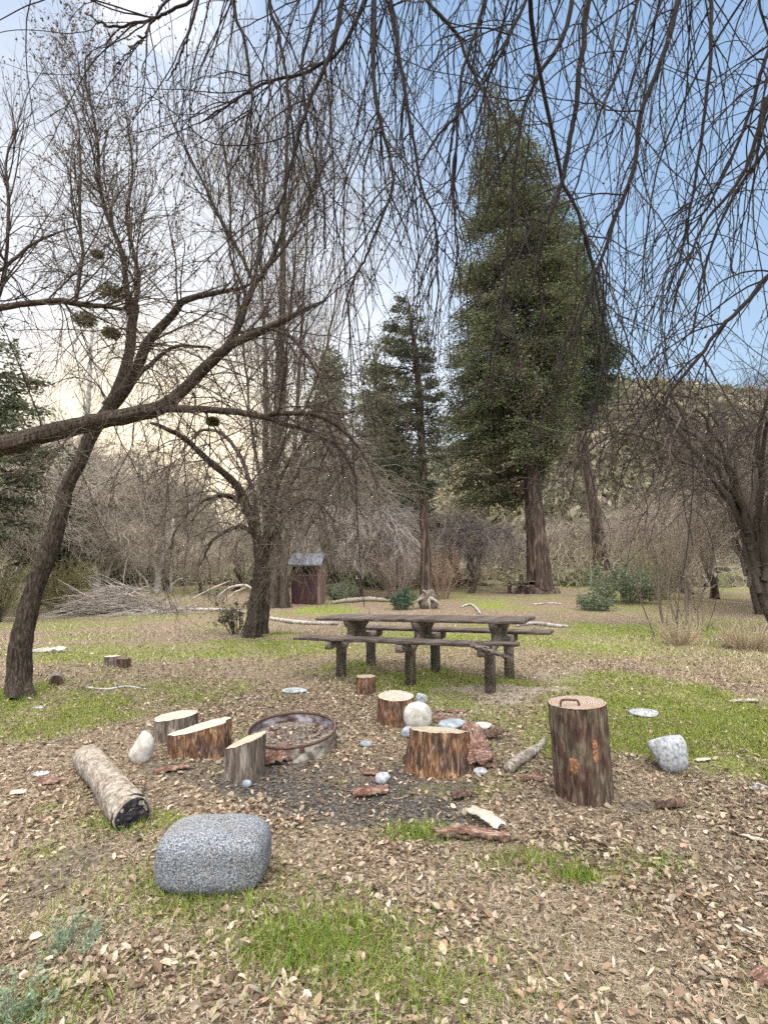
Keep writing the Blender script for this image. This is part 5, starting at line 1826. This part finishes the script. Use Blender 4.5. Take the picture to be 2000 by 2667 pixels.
    for k in range(rings):
        q = 1.03 - k / rings * 1.03
        rr = Rm[-1] * q * (1 + .05 * np.sin(th * 3 + 1))
        cpt = Pm[-1] + ax * (.012 * (1 - (1 - k / rings)) + .004 * np.sin(k * 2.0)) - ax * (.03 if k == 0 else 0)
        V.append(cpt + rr[:, None] * (np.cos(th)[:, None] * A[0, -1] + np.sin(th)[:, None] * B[0, -1]) + ax * (fbm(np.cos(th) * q * 4, np.sin(th) * q * 4, .6, 3)[:, None] - .5) * .03)
    V = np.concatenate(V + [(Pm[-1] + ax * .01)[None]])
    bb = np.arange(rings - 1)[:, None] * 40
    j = np.arange(40)[None]
    jn = (j + 1) % 40
    f = np.stack([bb + j, bb + jn, bb + 40 + jn, bb + 40 + j], -1).reshape(-1, 4)
    f3 = np.stack([(rings - 1) * 40 + np.arange(40), (rings - 1) * 40 + (np.arange(40) + 1) % 40, np.full(40, rings * 40)], -1)
    g = Geo()
    g.add(V, [f, f3])
    part('charred_end', g, M['char'], root)
    # small log by the leaning tree
    c = G(146, 1787)
    root = thing('log', 'short dark log lying in the grass beside the leaning trunk', 'log', c)
    Pm = np.array([[c[0] - .13, c[1] + .22, c[2] + .05], [c[0], c[1], c[2] + .05]])
    q = smooth_path(np.hstack([Pm, [[.062], [.068]]]), 16)
    g = trunk_geo(q[:, :3], q[:, 3], 24, 20, .1, 1.0, .1, 35)
    part('bark', g, M['barkgrey'], root)
    T, A, B = frames(q[None, :, :3])
    th = np.arange(24) * 2 * math.pi / 24
    V = np.vstack([q[-1, :3] + .066 * (np.cos(th)[:, None] * A[0, -1] + np.sin(th)[:, None] * B[0, -1]) + T[0, -1] * .004, (q[-1, :3] + T[0, -1] * .006)[None]])
    g = Geo()
    g.add(V, np.stack([np.arange(24), (np.arange(24) + 1) % 24, np.full(24, 24)], -1))
    part('cut_face', g, M['barkbrown'], root)

    # fire ring
    c = (G(761, 1988) + 0)
    R = .335
    c = np.array([c[0] * (c[1] + R * .98) / c[1], c[1] + R * .98, 0])
    c[2] = gz(c[0], c[1])
    root = thing('fire_ring', 'rusty round steel fire ring half full of ash and leaves', 'fire ring', c)
    H = .125
    S = 96
    th = np.arange(S) * 2 * math.pi / S
    tilt = (.085, -.02, 0)

    def rev(profile):
        pr = np.array(profile)
        V = np.stack([pr[:, None, 0] * np.cos(th)[None], pr[:, None, 0] * np.sin(th)[None], np.repeat(pr[:, None, 1], S, 1)], -1)
        n = len(pr)
        bb = np.arange(n - 1)[:, None] * S
        j = np.arange(S)[None]
        jn = (j + 1) % S
        f = np.stack([bb + j, bb + jn, bb + S + jn, bb + S + j], -1).reshape(-1, 4)
        g = Geo()
        g.add(xform(V.reshape(-1, 3), c, tilt), f)
        return g
    M['ringout'] = mat('ring_steel', [(.12, .09, .07), (.36, .34, .28), (.60, .58, .51)], (16, 16, 26), detail=8, bump=.3, bdist=.004, rough=.7, distortion=.5, cols2=[(.05, .04, .035), (.15, .12, .10), (.34, .29, .25)], scale2=9)
    M['ringin'] = mat('ring_inside', [(.05, .03, .03), (.20, .17, .18), (.46, .44, .47)], (14, 14, 24), detail=8, bump=.3, bdist=.004, rough=.7, cols2=[(.03, .02, .018), (.10, .055, .045), (.26, .17, .13)], scale2=8)
    part('wall', rev([(R, -.03), (R + .003, H * .5), (R, H - .004)]), M['ringout'], root)
    part('inner_wall', rev([(R - .006, H - .004), (R - .006, H * .5), (R - .006, -.03)]), M['ringin'], root)
    g = Geo()
    pr = [(R - .010 + .010 * math.cos(a), H + .010 * math.sin(a)) for a in np.linspace(math.pi * 1.6, -math.pi * .6, 13)]
    part('rim', rev([(R - .003 + .011 * math.cos(a), H + .011 * math.sin(a)) for a in np.linspace(0, 2 * math.pi, 13)]), M['iron'], root)
    # hinge plates on the wall
    for ph in (-2.05, -1.2):
        g = Geo()
        u = np.linspace(-.5, .5, 6)
        v = np.linspace(0, 1, 4)
        U, Vv = np.meshgrid(u, v)
        a_ = ph + U * .12
        V = np.stack([(R + .006) * np.cos(a_), (R + .006) * np.sin(a_), .08 + Vv * .055], -1).reshape(-1, 3)
        bb = np.arange(3)[:, None] * 6 + np.arange(5)[None]
        f = np.stack([bb, bb + 1, bb + 7, bb + 6], -1).reshape(-1, 4)
        g.add(xform(V, c, tilt), f)
        part('bracket', g, M['ringin'], root)
    # ash and leaves inside (separate things resting in it)
    rr = np.linspace(0, R - .008, 14)
    RR, TT = np.meshgrid(rr, th, indexing='ij')
    X = RR * np.cos(TT)
    Y = RR * np.sin(TT)
    Z = .055 + (fbm(X, Y, .12, 77) - .5) * .05 + .02 * (RR / R) ** 2
    g = Geo()
    bb = np.arange(13)[:, None] * S
    j = np.arange(S)[None]
    jn = (j + 1) % S
    g.add(np.stack([X + c[0], Y + c[1], Z + c[2]], -1).reshape(-1, 3), np.stack([bb + j, bb + S + j, bb + S + jn, bb + jn], -1).reshape(-1, 4))
    solo('ash_bed', g, mat('ash', [(.04, .035, .03), (.16, .14, .12), (.36, .32, .28)], (50, 50, 50), bump=.8), c, 'bed of grey ash filling the bottom of the fire ring', 'ash', kind='stuff')
    r = np.random.default_rng(91)
    n = 900
    a_ = r.uniform(0, 2 * math.pi, n)
    q = (R - .03) * r.random(n) ** .5
    x, y = c[0] + q * np.cos(a_), c[1] + q * np.sin(a_)
    lg = leaves_on(x, y, .03, [(.40, .28, .22), (.26, .17, .13), (.55, .44, .36), (.16, .11, .08)], r)
    lg.v[0][:, 2] += .062
    solo('ring_leaves', lg, M['litter'], c, 'dead leaves blown into the fire ring', 'leaves', kind='stuff', smooth=False)

    # bark and wood bits
    chip('pinkish split bark block leaning against the fire ring', 720, 1988, 72, 46, .5, 41, T=.045, curl=.15, tilt=(.35, -.1), lift=.03, name='wood_chunk', cat='wood chunk')
    chip('red bark strip lying in front of the double stump', 450, 2010, 80, 20, .55, 42, T=.016)
    chip('reddish brown bark piece lying on the dark dirt below the small pale stone', 965, 2075, 92, 26, .30, 43, T=.03)
    chip('dark bark scrap lying right of the dirt centre', 1203, 2080, 62, 26, .35, 44, T=.022, m='barkbrown')
    chip('cream white bark plate lying on the brown board in the foreground', 1264, 2152, 112, 40, -1.0, 45, m='cutpale', T=.02, curl=.08, lift=.045, jag=.15)
    chip('brown bark board lying under the cream white bark plate', 1225, 2178, 190, 34, -.12, 46, m='chip', T=.02, curl=.1)
    chip('long dark splinter lying at the foot of the brown board', 1240, 2192, 190, 9, -.08, 47, m='barkbrown', T=.02)
    chip('tall split slab of reddish wood leaning against the broad orange stump', 1248, 1985, 120, 62, 1.9, 48, m='chip', T=.05, curl=.12, tilt=(.3, -.62), lift=.085, name='wood_slab', cat='wood slab')
    chip('crumbled red rotten wood heap at the right foot of the broad orange stump', 1235, 1998, 90, 60, .2, 49, m='chip', T=.06, curl=.3, lift=.04, name='wood_chunk', cat='wood chunk')
    chip('forked dark bark piece sticking out behind the wood slab', 1285, 1925, 54, 26, .3, 50, m='barkbrown', T=.03, tilt=(0, -.2), lift=.03)
    chip('orange bark flake beside the small pale stone', 965, 2020, 44, 15, -.1, 51, m='chip', T=.01)
    chip('reddish bark flake at the far left of the litter', 127, 2042, 62, 28, -.15, 52, m='chip', T=.014)
    chip('cream bark flake near the left edge', 50, 2070, 36, 20, .3, 53, m='cutpale', T=.008)
    chip('dark red bark shreds behind the flat slate rock', 1165, 1880, 76, 22, .05, 54, m='chip', T=.015)
    chip('reddish bark shreds in front of the table grass', 1185, 1858, 60, 12, -.1, 55, m='chip', T=.012)
    chip('dark red bark crumbs under the pale forked branch', 1385, 2035, 60, 26, .1, 56, m='chip', T=.02)
    chip('pale wood splinter near the right edge', 1965, 2192, 62, 10, -.7, 57, m='cutpale', T=.01)
    chip('rust brown bark patch in the bottom right corner', 1985, 2560, 60, 40, .4, 58, m='chip', T=.014)
    chip('whitish bark scrap on the grass above the granite rock', 1830, 1985, 46, 12, .25, 59, m='cutpale', T=.008)
    chip('weathered bark piece lying behind the leaning trunk', 120, 1700, 90, 16, .25, 60, m='whitebark', T=.04)
    chip('brown bark scraps on the far right grass', 1940, 1830, 90, 14, .1, 61, m='logbark', T=.012)
    chip('rough brown bark lump on the dirt right of the tall log seat', 1742, 2108, 70, 26, .0, 62, m='barkbrown', T=.03)
    # branches lying
    r = np.random.default_rng(93)

    def stick(label, rows, mt='whitebark', sides=8, name='fallen_branch', cat='branch', twigs=0):
        q = []
        for px, py, rpx in rows:
            p = G(px, py)
            q.append([*p, rpx * p[1] / F])
        q = np.array(q)
        q[:, 2] += q[:, 3] * .9
        q = smooth_path(q, 30)
        g = Geo()
        tubes(g, q[:, :3], q[:, 3] * (1 + .12 * r.normal(size=30)), sides, caps=True)
        return solo(name, g, M[mt], q[15, :3], label, cat)
    stick('pale forked branch lying beside the tall log seat', [(1325, 2015, 14), (1355, 1990, 13), (1385, 1970, 12), (1410, 1945, 8), (1420, 1915, 3)], 'logbark')
    stick('long white birch log running behind the weeping tree', [(455, 1590, 4.5), (520, 1592, 4.5), (590, 1592, 4), (640, 1598, 3)], name='birch_log', cat='log')
    stick('second white birch log running toward the picnic table', [(690, 1612, 4), (745, 1622, 5), (800, 1627, 5), (880, 1628, 4)], name='birch_log', cat='log')
    stick('white broken log lying beyond the right end of the picnic table', [(1345, 1632, 3), (1390, 1628, 5), (1440, 1634, 5), (1480, 1634, 3)], name='birch_log', cat='log')
    stick('bow shaped white branch on the grass beyond the table', [(1200, 1583, 2), (1222, 1577, 3), (1238, 1585, 3), (1250, 1600, 2.4)])
    stick('thin white stick on the grass in front of the giant trunk', [(1390, 1576, 2), (1430, 1573, 2), (1462, 1575, 2)])
    stick('long thin brown stick across the left clearing', [(225, 1793, 2), (280, 1797, 2.4), (330, 1790, 2.4), (385, 1797, 1.5)], 'twig')
    stick('small crooked stick right of the fire ring', [(862, 1880, 3), (868, 1905, 5), (885, 1925, 6), (892, 1938, 4)], 'logbark')
    stick('broken log piece seen under the table end', [(925, 1637, 7), (950, 1640, 9), (985, 1640, 8)], 'logbark', name='fallen_log', cat='log')
    stick('weathered grey log between the shed and the dark green bush', [(865, 1574, 4), (900, 1570, 6), (960, 1566, 6), (1020, 1568, 4)], 'logbark', name='fallen_log', cat='log')
    stick('brown stick on the litter right of the brown board', [(1480, 2175, 3), (1530, 2200, 4), (1590, 2228, 4)], 'bark')
    stick('thin bent straw coloured stalk rising past the feathery weed', [(80, 2620, 2), (150, 2520, 2.5), (210, 2430, 2)], 'cutwood')
    stick('thin brown stick below the big boulder', [(430, 2450, 3), (450, 2400, 3), (478, 2335, 2)], 'cutold')


campfire_things()


# ------------------------------------------------------------------ picnic table
def box_geo(g, c0, c1, w_, h_, up=(0, 0, 1), taper=1.0, seg=1, jag=0.0, seed=0, col=None):
    """beam from c0 to c1, width w_ (sideways) and height h_ (along up)"""
    c0 = np.array(c0, float)
    c1 = np.array(c1, float)
    d = c1 - c0
    d /= np.linalg.norm(d)
    s = np.cross(d, up)
    s /= np.linalg.norm(s)
    u = np.cross(s, d)
    r = np.random.default_rng(seed)
    V = []
    bev = min(w_, h_) * .12
    for k in range(seg + 1):
        t = k / seg
        c = c0 + (c1 - c0) * t
        ww = w_ * .5 * (1 + (taper - 1) * t)
        hh = h_ * .5 * (1 + (taper - 1) * t)
        for a, b in ((-1, -1 + bev / hh), (-1 + bev / ww, -1), (1 - bev / ww, -1), (1, -1 + bev / hh), (1, 1 - bev / hh), (1 - bev / ww, 1), (-1 + bev / ww, 1), (-1, 1 - bev / hh)):
            V.append(c + s * ww * a + u * hh * b + (r.normal(size=3) * jag if jag else 0))
    V = np.array(V)
    b = np.arange(seg)[:, None] * 8
    j = np.arange(8)[None]
    jn = (j + 1) % 8
    f = np.stack([b + j, b + jn, b + 8 + jn, b + 8 + j], -1).reshape(-1, 4)
    g.add(V, [f, np.arange(8)[::-1][None], (np.arange(8) + seg * 8)[None]], col)


def extrude_profile(g, outline, thick, origin, u, n, hole=None):
    """outline (k,2) in the plane (u, z) at origin, extruded along n; triangulated with bmesh"""
    bm = bmesh.new()
    o = np.array(origin, float)
    u = np.array(u, float)
    n = np.array(n, float)

    def P(q, s):
        return Vector(o + u * q[0] + np.array([0, 0, 1]) * q[1] + n * s * thick / 2)
    edges = []
    for loop in ([outline] + ([hole] if hole else [])):
        vs = [bm.verts.new(P(q, -1)) for q in loop]
        for i in range(len(vs)):
            edges.append(bm.edges.new((vs[i], vs[(i + 1) % len(vs)])))
    bmesh.ops.triangle_fill(bm, edges=edges, use_beauty=True)
    ret = bmesh.ops.extrude_face_region(bm, geom=bm.faces[:])
    nv = [e for e in ret['geom'] if isinstance(e, bmesh.types.BMVert)]
    bmesh.ops.translate(bm, verts=nv, vec=Vector(n * thick))
    bmesh.ops.recalc_face_normals(bm, faces=bm.faces[:])
    bm.verts.index_update()
    V = np.array([v.co[:] for v in bm.verts])
    f3 = [[v.index for v in f.verts] for f in bm.faces if len(f.verts) == 3]
    f4 = [[v.index for v in f.verts] for f in bm.faces if len(f.verts) == 4]
    bm.free()
    fs = []
    if f3:
        fs.append(np.array(f3))
    if f4:
        fs.append(np.array(f4))
    g.add(V, fs)


def picnic_table(label, fl, fr, bl, group=None, simple=False, zoff=0.0, leftover=(.62, .47), mats=('plank', 'concrete')):
    """fl, fr: ground points of the front outer legs (left, right); bl: back left leg"""
    fl, fr, bl = (np.array([p[0], p[1], 0]) for p in (fl, fr, bl))
    ax = fr - fl
    Ls = np.linalg.norm(ax)
    ax /= Ls
    u = np.array([-ax[1], ax[0], 0])
    if u @ (bl - fl) < 0:
        u = -u
    half = .36
    c0 = fl + u * half
    base = c0 + ax * Ls / 2
    z0 = float(gz(base[0], base[1])) + zoff
    root = thing('picnic_table', label, 'picnic table', (base[0], base[1], z0), group)
    def roll(a):
        return (-.035 + .075 * a / Ls) * (0 if simple else 1)
    zb, zt = .475, .675           # undersides of bench and table boards
    for k in range(3):
        o = c0 + ax * Ls * k / 2
        o[2] = z0 + roll(Ls * k / 2)
        s = 1
        out = []
        # right half outline from the foot up, mirrored
        R_ = [(.415, -.12), (.405, .37), (.60, .395), (.61, .475), (.40, .475), (.30, .47), (.16, .49), (.15, .56), (.22, .60), (.26, .675)]
        L_ = [(-a, b_) for a, b_ in R_[::-1]]
        inner = [(-.325, -.12), (-.318, .34), (-.26, .40), (-.12, .435), (.12, .435), (.26, .40), (.315, .33), (.325, -.12)]
        outline = R_ + L_ + inner
        g = Geo()
        extrude_profile(g, outline, .095, o, u, ax, hole=[(-.05, .50), (.05, .50), (.04, .60), (-.04, .60)])
        sup = part('support', g, M[mats[1]], root)
        if not simple:
            # knobbly end blocks of the bench brackets
            g = Geo()
            box_geo(g, o + u * -.625 + [0, 0, .38], o + u * -.625 + [0, 0, .47], .085, .085, up=(u[0], u[1], 0))
            part('bracket_block', g, M[mats[1]], root, parent=sup)

    def board(name, uo, z, w_, t_, a0, a1, seed, jag=.002, seg=30, droop=0.0):
        g = Geo()
        p0 = c0 + ax * a0 + u * uo + [0, 0, z0 + z + t_ / 2 + roll(a0)]
        p1 = c0 + ax * a1 + u * uo + [0, 0, z0 + z + t_ / 2 + roll(a1)]
        Lb = float(np.linalg.norm(p1 - p0))
        rl = np.array(root.location)
        box_geo(g, rl + [0, 0, 0], rl + [Lb, 0, 0], w_, t_, seg=seg, jag=jag * .22, seed=seed)
        o = part(name, g, M[mats[0]], root)
        o.location = tuple(float(q) for q in (p0 - rl))
        o.rotation_euler = (0, -math.asin((p1[2] - p0[2]) / Lb), math.atan2(p1[1] - p0[1], p1[0] - p0[0]))
        return o
    tt = thing_parent = None
    for i, uo in enumerate((-.205, -.068, .068, .205)):
        board('table_board', uo, zt - .004, .13, .036, -.46 + .01 * (i % 2), Ls + .34 - .012 * (i % 3), 10 + i)
    for uo, z_ in ((-.60, zb), (-.475, zb)):
        pass
    # near bench: sound outer board, inner board broken at the right end
    board('bench_board', -.485, zb + .001, .115, .036, -.50, Ls + .34, 21, .004)
    board('bench_board', -.61, zb + .001, .115, .036, -.51, Ls - .12, 22, .004)
    if not simple:
        g = Geo()
        p0 = c0 + ax * (Ls - .13) + u * -.61 + [0, 0, z0 + zb + .03]
        p1 = c0 + ax * (Ls + .34) + u * -.70 + [0, 0, z0 + zb - .07]
        p0 = p0 + [0, 0, .03]
        p1 = p1 + [0, 0, .03]
        box_geo(g, p0, p1, .10, .038, seg=24, jag=.005, seed=24, taper=.55)
        box_geo(g, p0 + [0, 0, .01], (p0 + p1) / 2 + [0, .04, .02], .06, .02, seg=12, jag=.007, seed=25, taper=.4)
        part('splintered_board', g, M[mats[0]], root, label='broken end of the near bench board hanging down')
    board('bench_board', .485, zb + .001, .115, .036, -.20, Ls + .46, 23, .003)
    board('bench_board', .61, zb + .001, .115, .036, -.20, Ls + .46, 26, .003)
    return root


picnic_table('long weathered picnic table with two benches, the near bench splintered, in the clearing', G(889, 1762), G(1277, 1803), G(952, 1738), zoff=.015)
# far small table
c = G(1345, 1546)
picnic_table('small distant picnic table beside the giant trunk', c + [-.5, -.2, 0], c + [.5, -.6, 0], c + [-.2, .5, 0], simple=True)

# post and stake
g = Geo()
p = G(960, 1606)
box_geo(g, p + [0, 0, -.1], p + [.04, 0, .22], .03, .03)
solo('stake', g, M['plank'], p, 'short dark stake sticking up behind the picnic table', 'stake')
g = Geo()
p = G(1290, 1545)
box_geo(g, p + [0, 0, -.1], p + [0, 0, 1.1], .16, .16, seg=6, jag=.01)
solo('fence_post', g, M['bark'], p, 'dark wooden post left of the distant picnic table', 'post')


# ------------------------------------------------------------------ shed
def shed():
    p = G(797, 1574)
    D = p[1]
    s = D / F
    root = thing('shed', 'small purple brown wooden outhouse with grey sloping roof behind the clearing', 'shed', p)
    M['siding'] = mat('siding', [(.030, .016, .016), (.062, .031, .032), (.105, .055, .055)], (24, 24, 1.4), bump=.5, bdist=.006)
    M['roofing'] = mat('roofing', [(.10, .105, .12), (.13, .14, .16), (.17, .18, .21)], (3, 3, 3), bump=.3, bdist=.006, rough=.6)
    M['trim'] = mat('trim', [(.09, .055, .05), (.17, .11, .095), (.26, .18, .16)], (20, 20, 3), bump=.3, bdist=.004)
    M['void'] = mat('dark_opening', [(.004, .004, .004), (.012, .010, .010)], (5, 5, 5), bump=0)
    x0, x1 = -39 * s, 30 * s
    z1 = 101 * s
    dp = 1.0
    yaw = -.10

    def B(g, a, b_):
        (ax_, ay, az), (bx, by, bz) = a, b_
        V = np.array([[x, y, z] for x in (ax_, bx) for y in (ay, by) for z in (az, bz)])
        Fq = np.array([[0, 1, 3, 2], [4, 6, 7, 5], [0, 4, 5, 1], [2, 3, 7, 6], [0, 2, 6, 4], [1, 5, 7, 3]])
        g.add(xform(V, p, (0, 0, yaw)), Fq)
    vz0, vz1 = z1 - 25 * s, z1 - 6 * s
    g = Geo()
    # front wall round the vent opening, side and back walls, with battens
    B(g, (x0, 0, .02), (x1, .04, vz0))
    B(g, (x0, 0, vz1), (x1, .04, z1))
    B(g, (x0, 0, vz0), (x0 + 4 * s, .04, vz1))
    B(g, (x1 - 20 * s, 0, vz0), (x1, .04, vz1))
    B(g, (x0, .04, .02), (x0 + .04, dp, z1))
    B(g, (x1 - .04, .04, .02), (x1, dp, z1 + .12))
    B(g, (x0, dp, .02), (x1, dp + .04, z1))
    nb = 12
    for k in range(nb):
        xx = x0 + (x1 - x0) * (k + .5) / nb
        B(g, (xx - .008, -.012, .03), (xx + .008, -.0005, vz0 - .02))
    wall = part('wall', g, M['siding'], root, smooth=False)
    g = Geo()
    B(g, (x1 + .0015, -.02, 0), (x1 + .14, dp + .02, z1 + .04))
    part('corner_board', g, M['trim'], root, smooth=False)
    g = Geo()
    B(g, (x0 + 4 * s + .003, .10, vz0 + .002), (x1 - 20 * s - .003, .12, vz1 - .002))
    v = part('vent', g, M['void'], root, smooth=False)
    g = Geo()
    B(g, (x0 + 3 * s, -.02, vz0 - .035), (x1 - 19 * s, -.001, vz0 - .002))
    B(g, (x1 - 21 * s, -.02, vz0), (x1 - 19 * s, -.001, vz1))
    part('vent_frame', g, M['trim'], root, parent=v, smooth=False)
    # gabled roof: ridge runs left-right
    rx0, rx1 = x0 - 6 * s, x1 + 14 * s
    for sg in (0, 1):
        y0, y1 = (-.32, dp * .5) if sg == 0 else (dp + .36, dp * .5)
        ze, zr = z1 - .02, z1 + 27 * s
        th = .05
        V = np.array([[rx0, y0, ze], [rx1, y0, ze], [rx1, y1, zr], [rx0, y1, zr], [rx0, y0, ze + th], [rx1, y0, ze + th], [rx1, y1 + (.002 if sg else -.002), zr + th], [rx0, y1 + (.002 if sg else -.002), zr + th]])
        g = Geo()
        g.add(xform(V, p, (0, 0, yaw)), np.array([[0, 1, 2, 3], [4, 7, 6, 5], [0, 4, 5, 1], [1, 5, 6, 2], [2, 6, 7, 3], [3, 7, 4, 0]]))
        rf = part('roof', g, M['roofing'], root, smooth=False)
    g = Geo()
    V = np.array([[x1 - .002, .0, z1 + .04], [x1 - .002, dp, z1 + .04], [x1 - .002, dp * .5, z1 + 25 * s], [x1 - .05, .0, z1 + .04], [x1 - .05, dp, z1 + .04], [x1 - .05, dp * .5, z1 + 25 * s]])
    g.add(xform(V, p, (0, 0, yaw)), [np.array([[0, 1, 2], [5, 4, 3]]), np.array([[0, 3, 4, 1], [1, 4, 5, 2], [2, 5, 3, 0]])])
    part('gable', g, M['siding'], root, smooth=False)


shed()


# ------------------------------------------------------------------ brush pile and root stump
def brush():
    r = np.random.default_rng(808)
    c = G(345, 1600)
    D = c[1]
    s = D / F
    g = Geo()
    n = 900
    K = 8
    px = r.uniform(225, 470, n)
    x = (px - 1000) / F * D
    P = np.zeros((n, K, 3))
    hh = .95 * np.exp(-((px - 330) / 90) ** 2) + .1
    P[:, 0] = np.stack([x, D + r.normal(0, .45, n), c[2] + hh * r.random(n)], -1)
    d = np.stack([r.normal(-.6, .8, n), r.normal(0, .5, n), r.normal(0, .22, n)], -1)
    d /= np.linalg.norm(d, axis=1, keepdims=True)
    L = r.uniform(.5, 1.9, n)
    for k in range(1, K):
        P[:, k] = P[:, k - 1] + d * (L / (K - 1))[:, None]
        P[:, k, 2] = np.maximum(P[:, k, 2], gz(P[:, k, 0], P[:, k, 1]) + .02)
        d = d + r.normal(size=(n, 3)) * .15 * [1, 1, .6]
        d /= np.linalg.norm(d, axis=1, keepdims=True)
    R = np.linspace(1, .4, K)[None] * (.005 + .016 * r.random((n, 1)) ** 3)
    pal = np.array([(.40, .36, .33), (.58, .54, .50), (.24, .19, .16), (.46, .39, .32)])
    tubes(g, P, R, 4, pal[r.integers(0, 4, n)] * r.uniform(.7, 1.2, (n, 1)))
    # bleached butt ends of the left side
    m = 26
    P = np.zeros((m, 4, 3))
    P[:, 0] = np.stack([(r.uniform(236, 262, m) - 1000) / F * D, D - .3 + r.normal(0, .2, m), c[2] + r.uniform(.05, .5, m)], -1)
    for k in range(1, 4):
        P[:, k] = P[:, k - 1] + np.array([.35, .1, .03]) + r.normal(0, .04, (m, 3))
    tubes(g, P, np.full((m, 4), .022) * r.uniform(.6, 1.3, (m, 1)), 6, tint(m, (.52, .48, .45), .2, rng=r), caps=True)
    solo('brush_pile', g, M['twig'], c, 'heap of grey cut branches piled at the left back of the clearing', 'brush pile')
    # arching dead branches right of it
    g = Geo()
    for rows in ([(560, 1560, D, 2), (600, 1530, D, 3), (640, 1525, D, 3), (658, 1535, D, 2)], [(580, 1570, D, 2), (610, 1545, D, 2.5), (640, 1530, D, 2)], [(500, 1560, D, 2), (560, 1530, D, 2), (600, 1512, D, 1)]):
        tubes(g, *traced(rows, 16, .01, r), 6, (.45, .40, .36))
    solo('dead_branches', g, M['twig'], W(600, 1560, D), 'pale arching dead branches left of the weeping tree trunk', 'branches')
    # root stump
    c = G(1113, 1585)
    D = c[1]
    root = thing('root_stump', 'bleached grey upturned root stump at the foot of the pine', 'stump', c)
    g = Geo()
    append(g, rock_geo(.8, .6, .85, 95, 5, .9, .55, 3), c + [0, 0, .3], (0, -.4, .2))
    part('root_ball', g, M['barkgrey'], root)
    for k in range(4):
        a = r.uniform(0, 2 * math.pi)
        p0 = c + [0, -.1, .45]
        q = smooth_path(np.array([[*p0, .10], [*(p0 + [.35 * math.cos(a), -.2, .25 * math.sin(a)]), .06], [*(p0 + [.6 * math.cos(a), -.3, .42 * math.sin(a) - .1]), .02]]), 12)
        g = Geo()
        tubes(g, q[:, :3], q[:, 3], 7)
        part('root', g, M['logbark'], root)


brush()
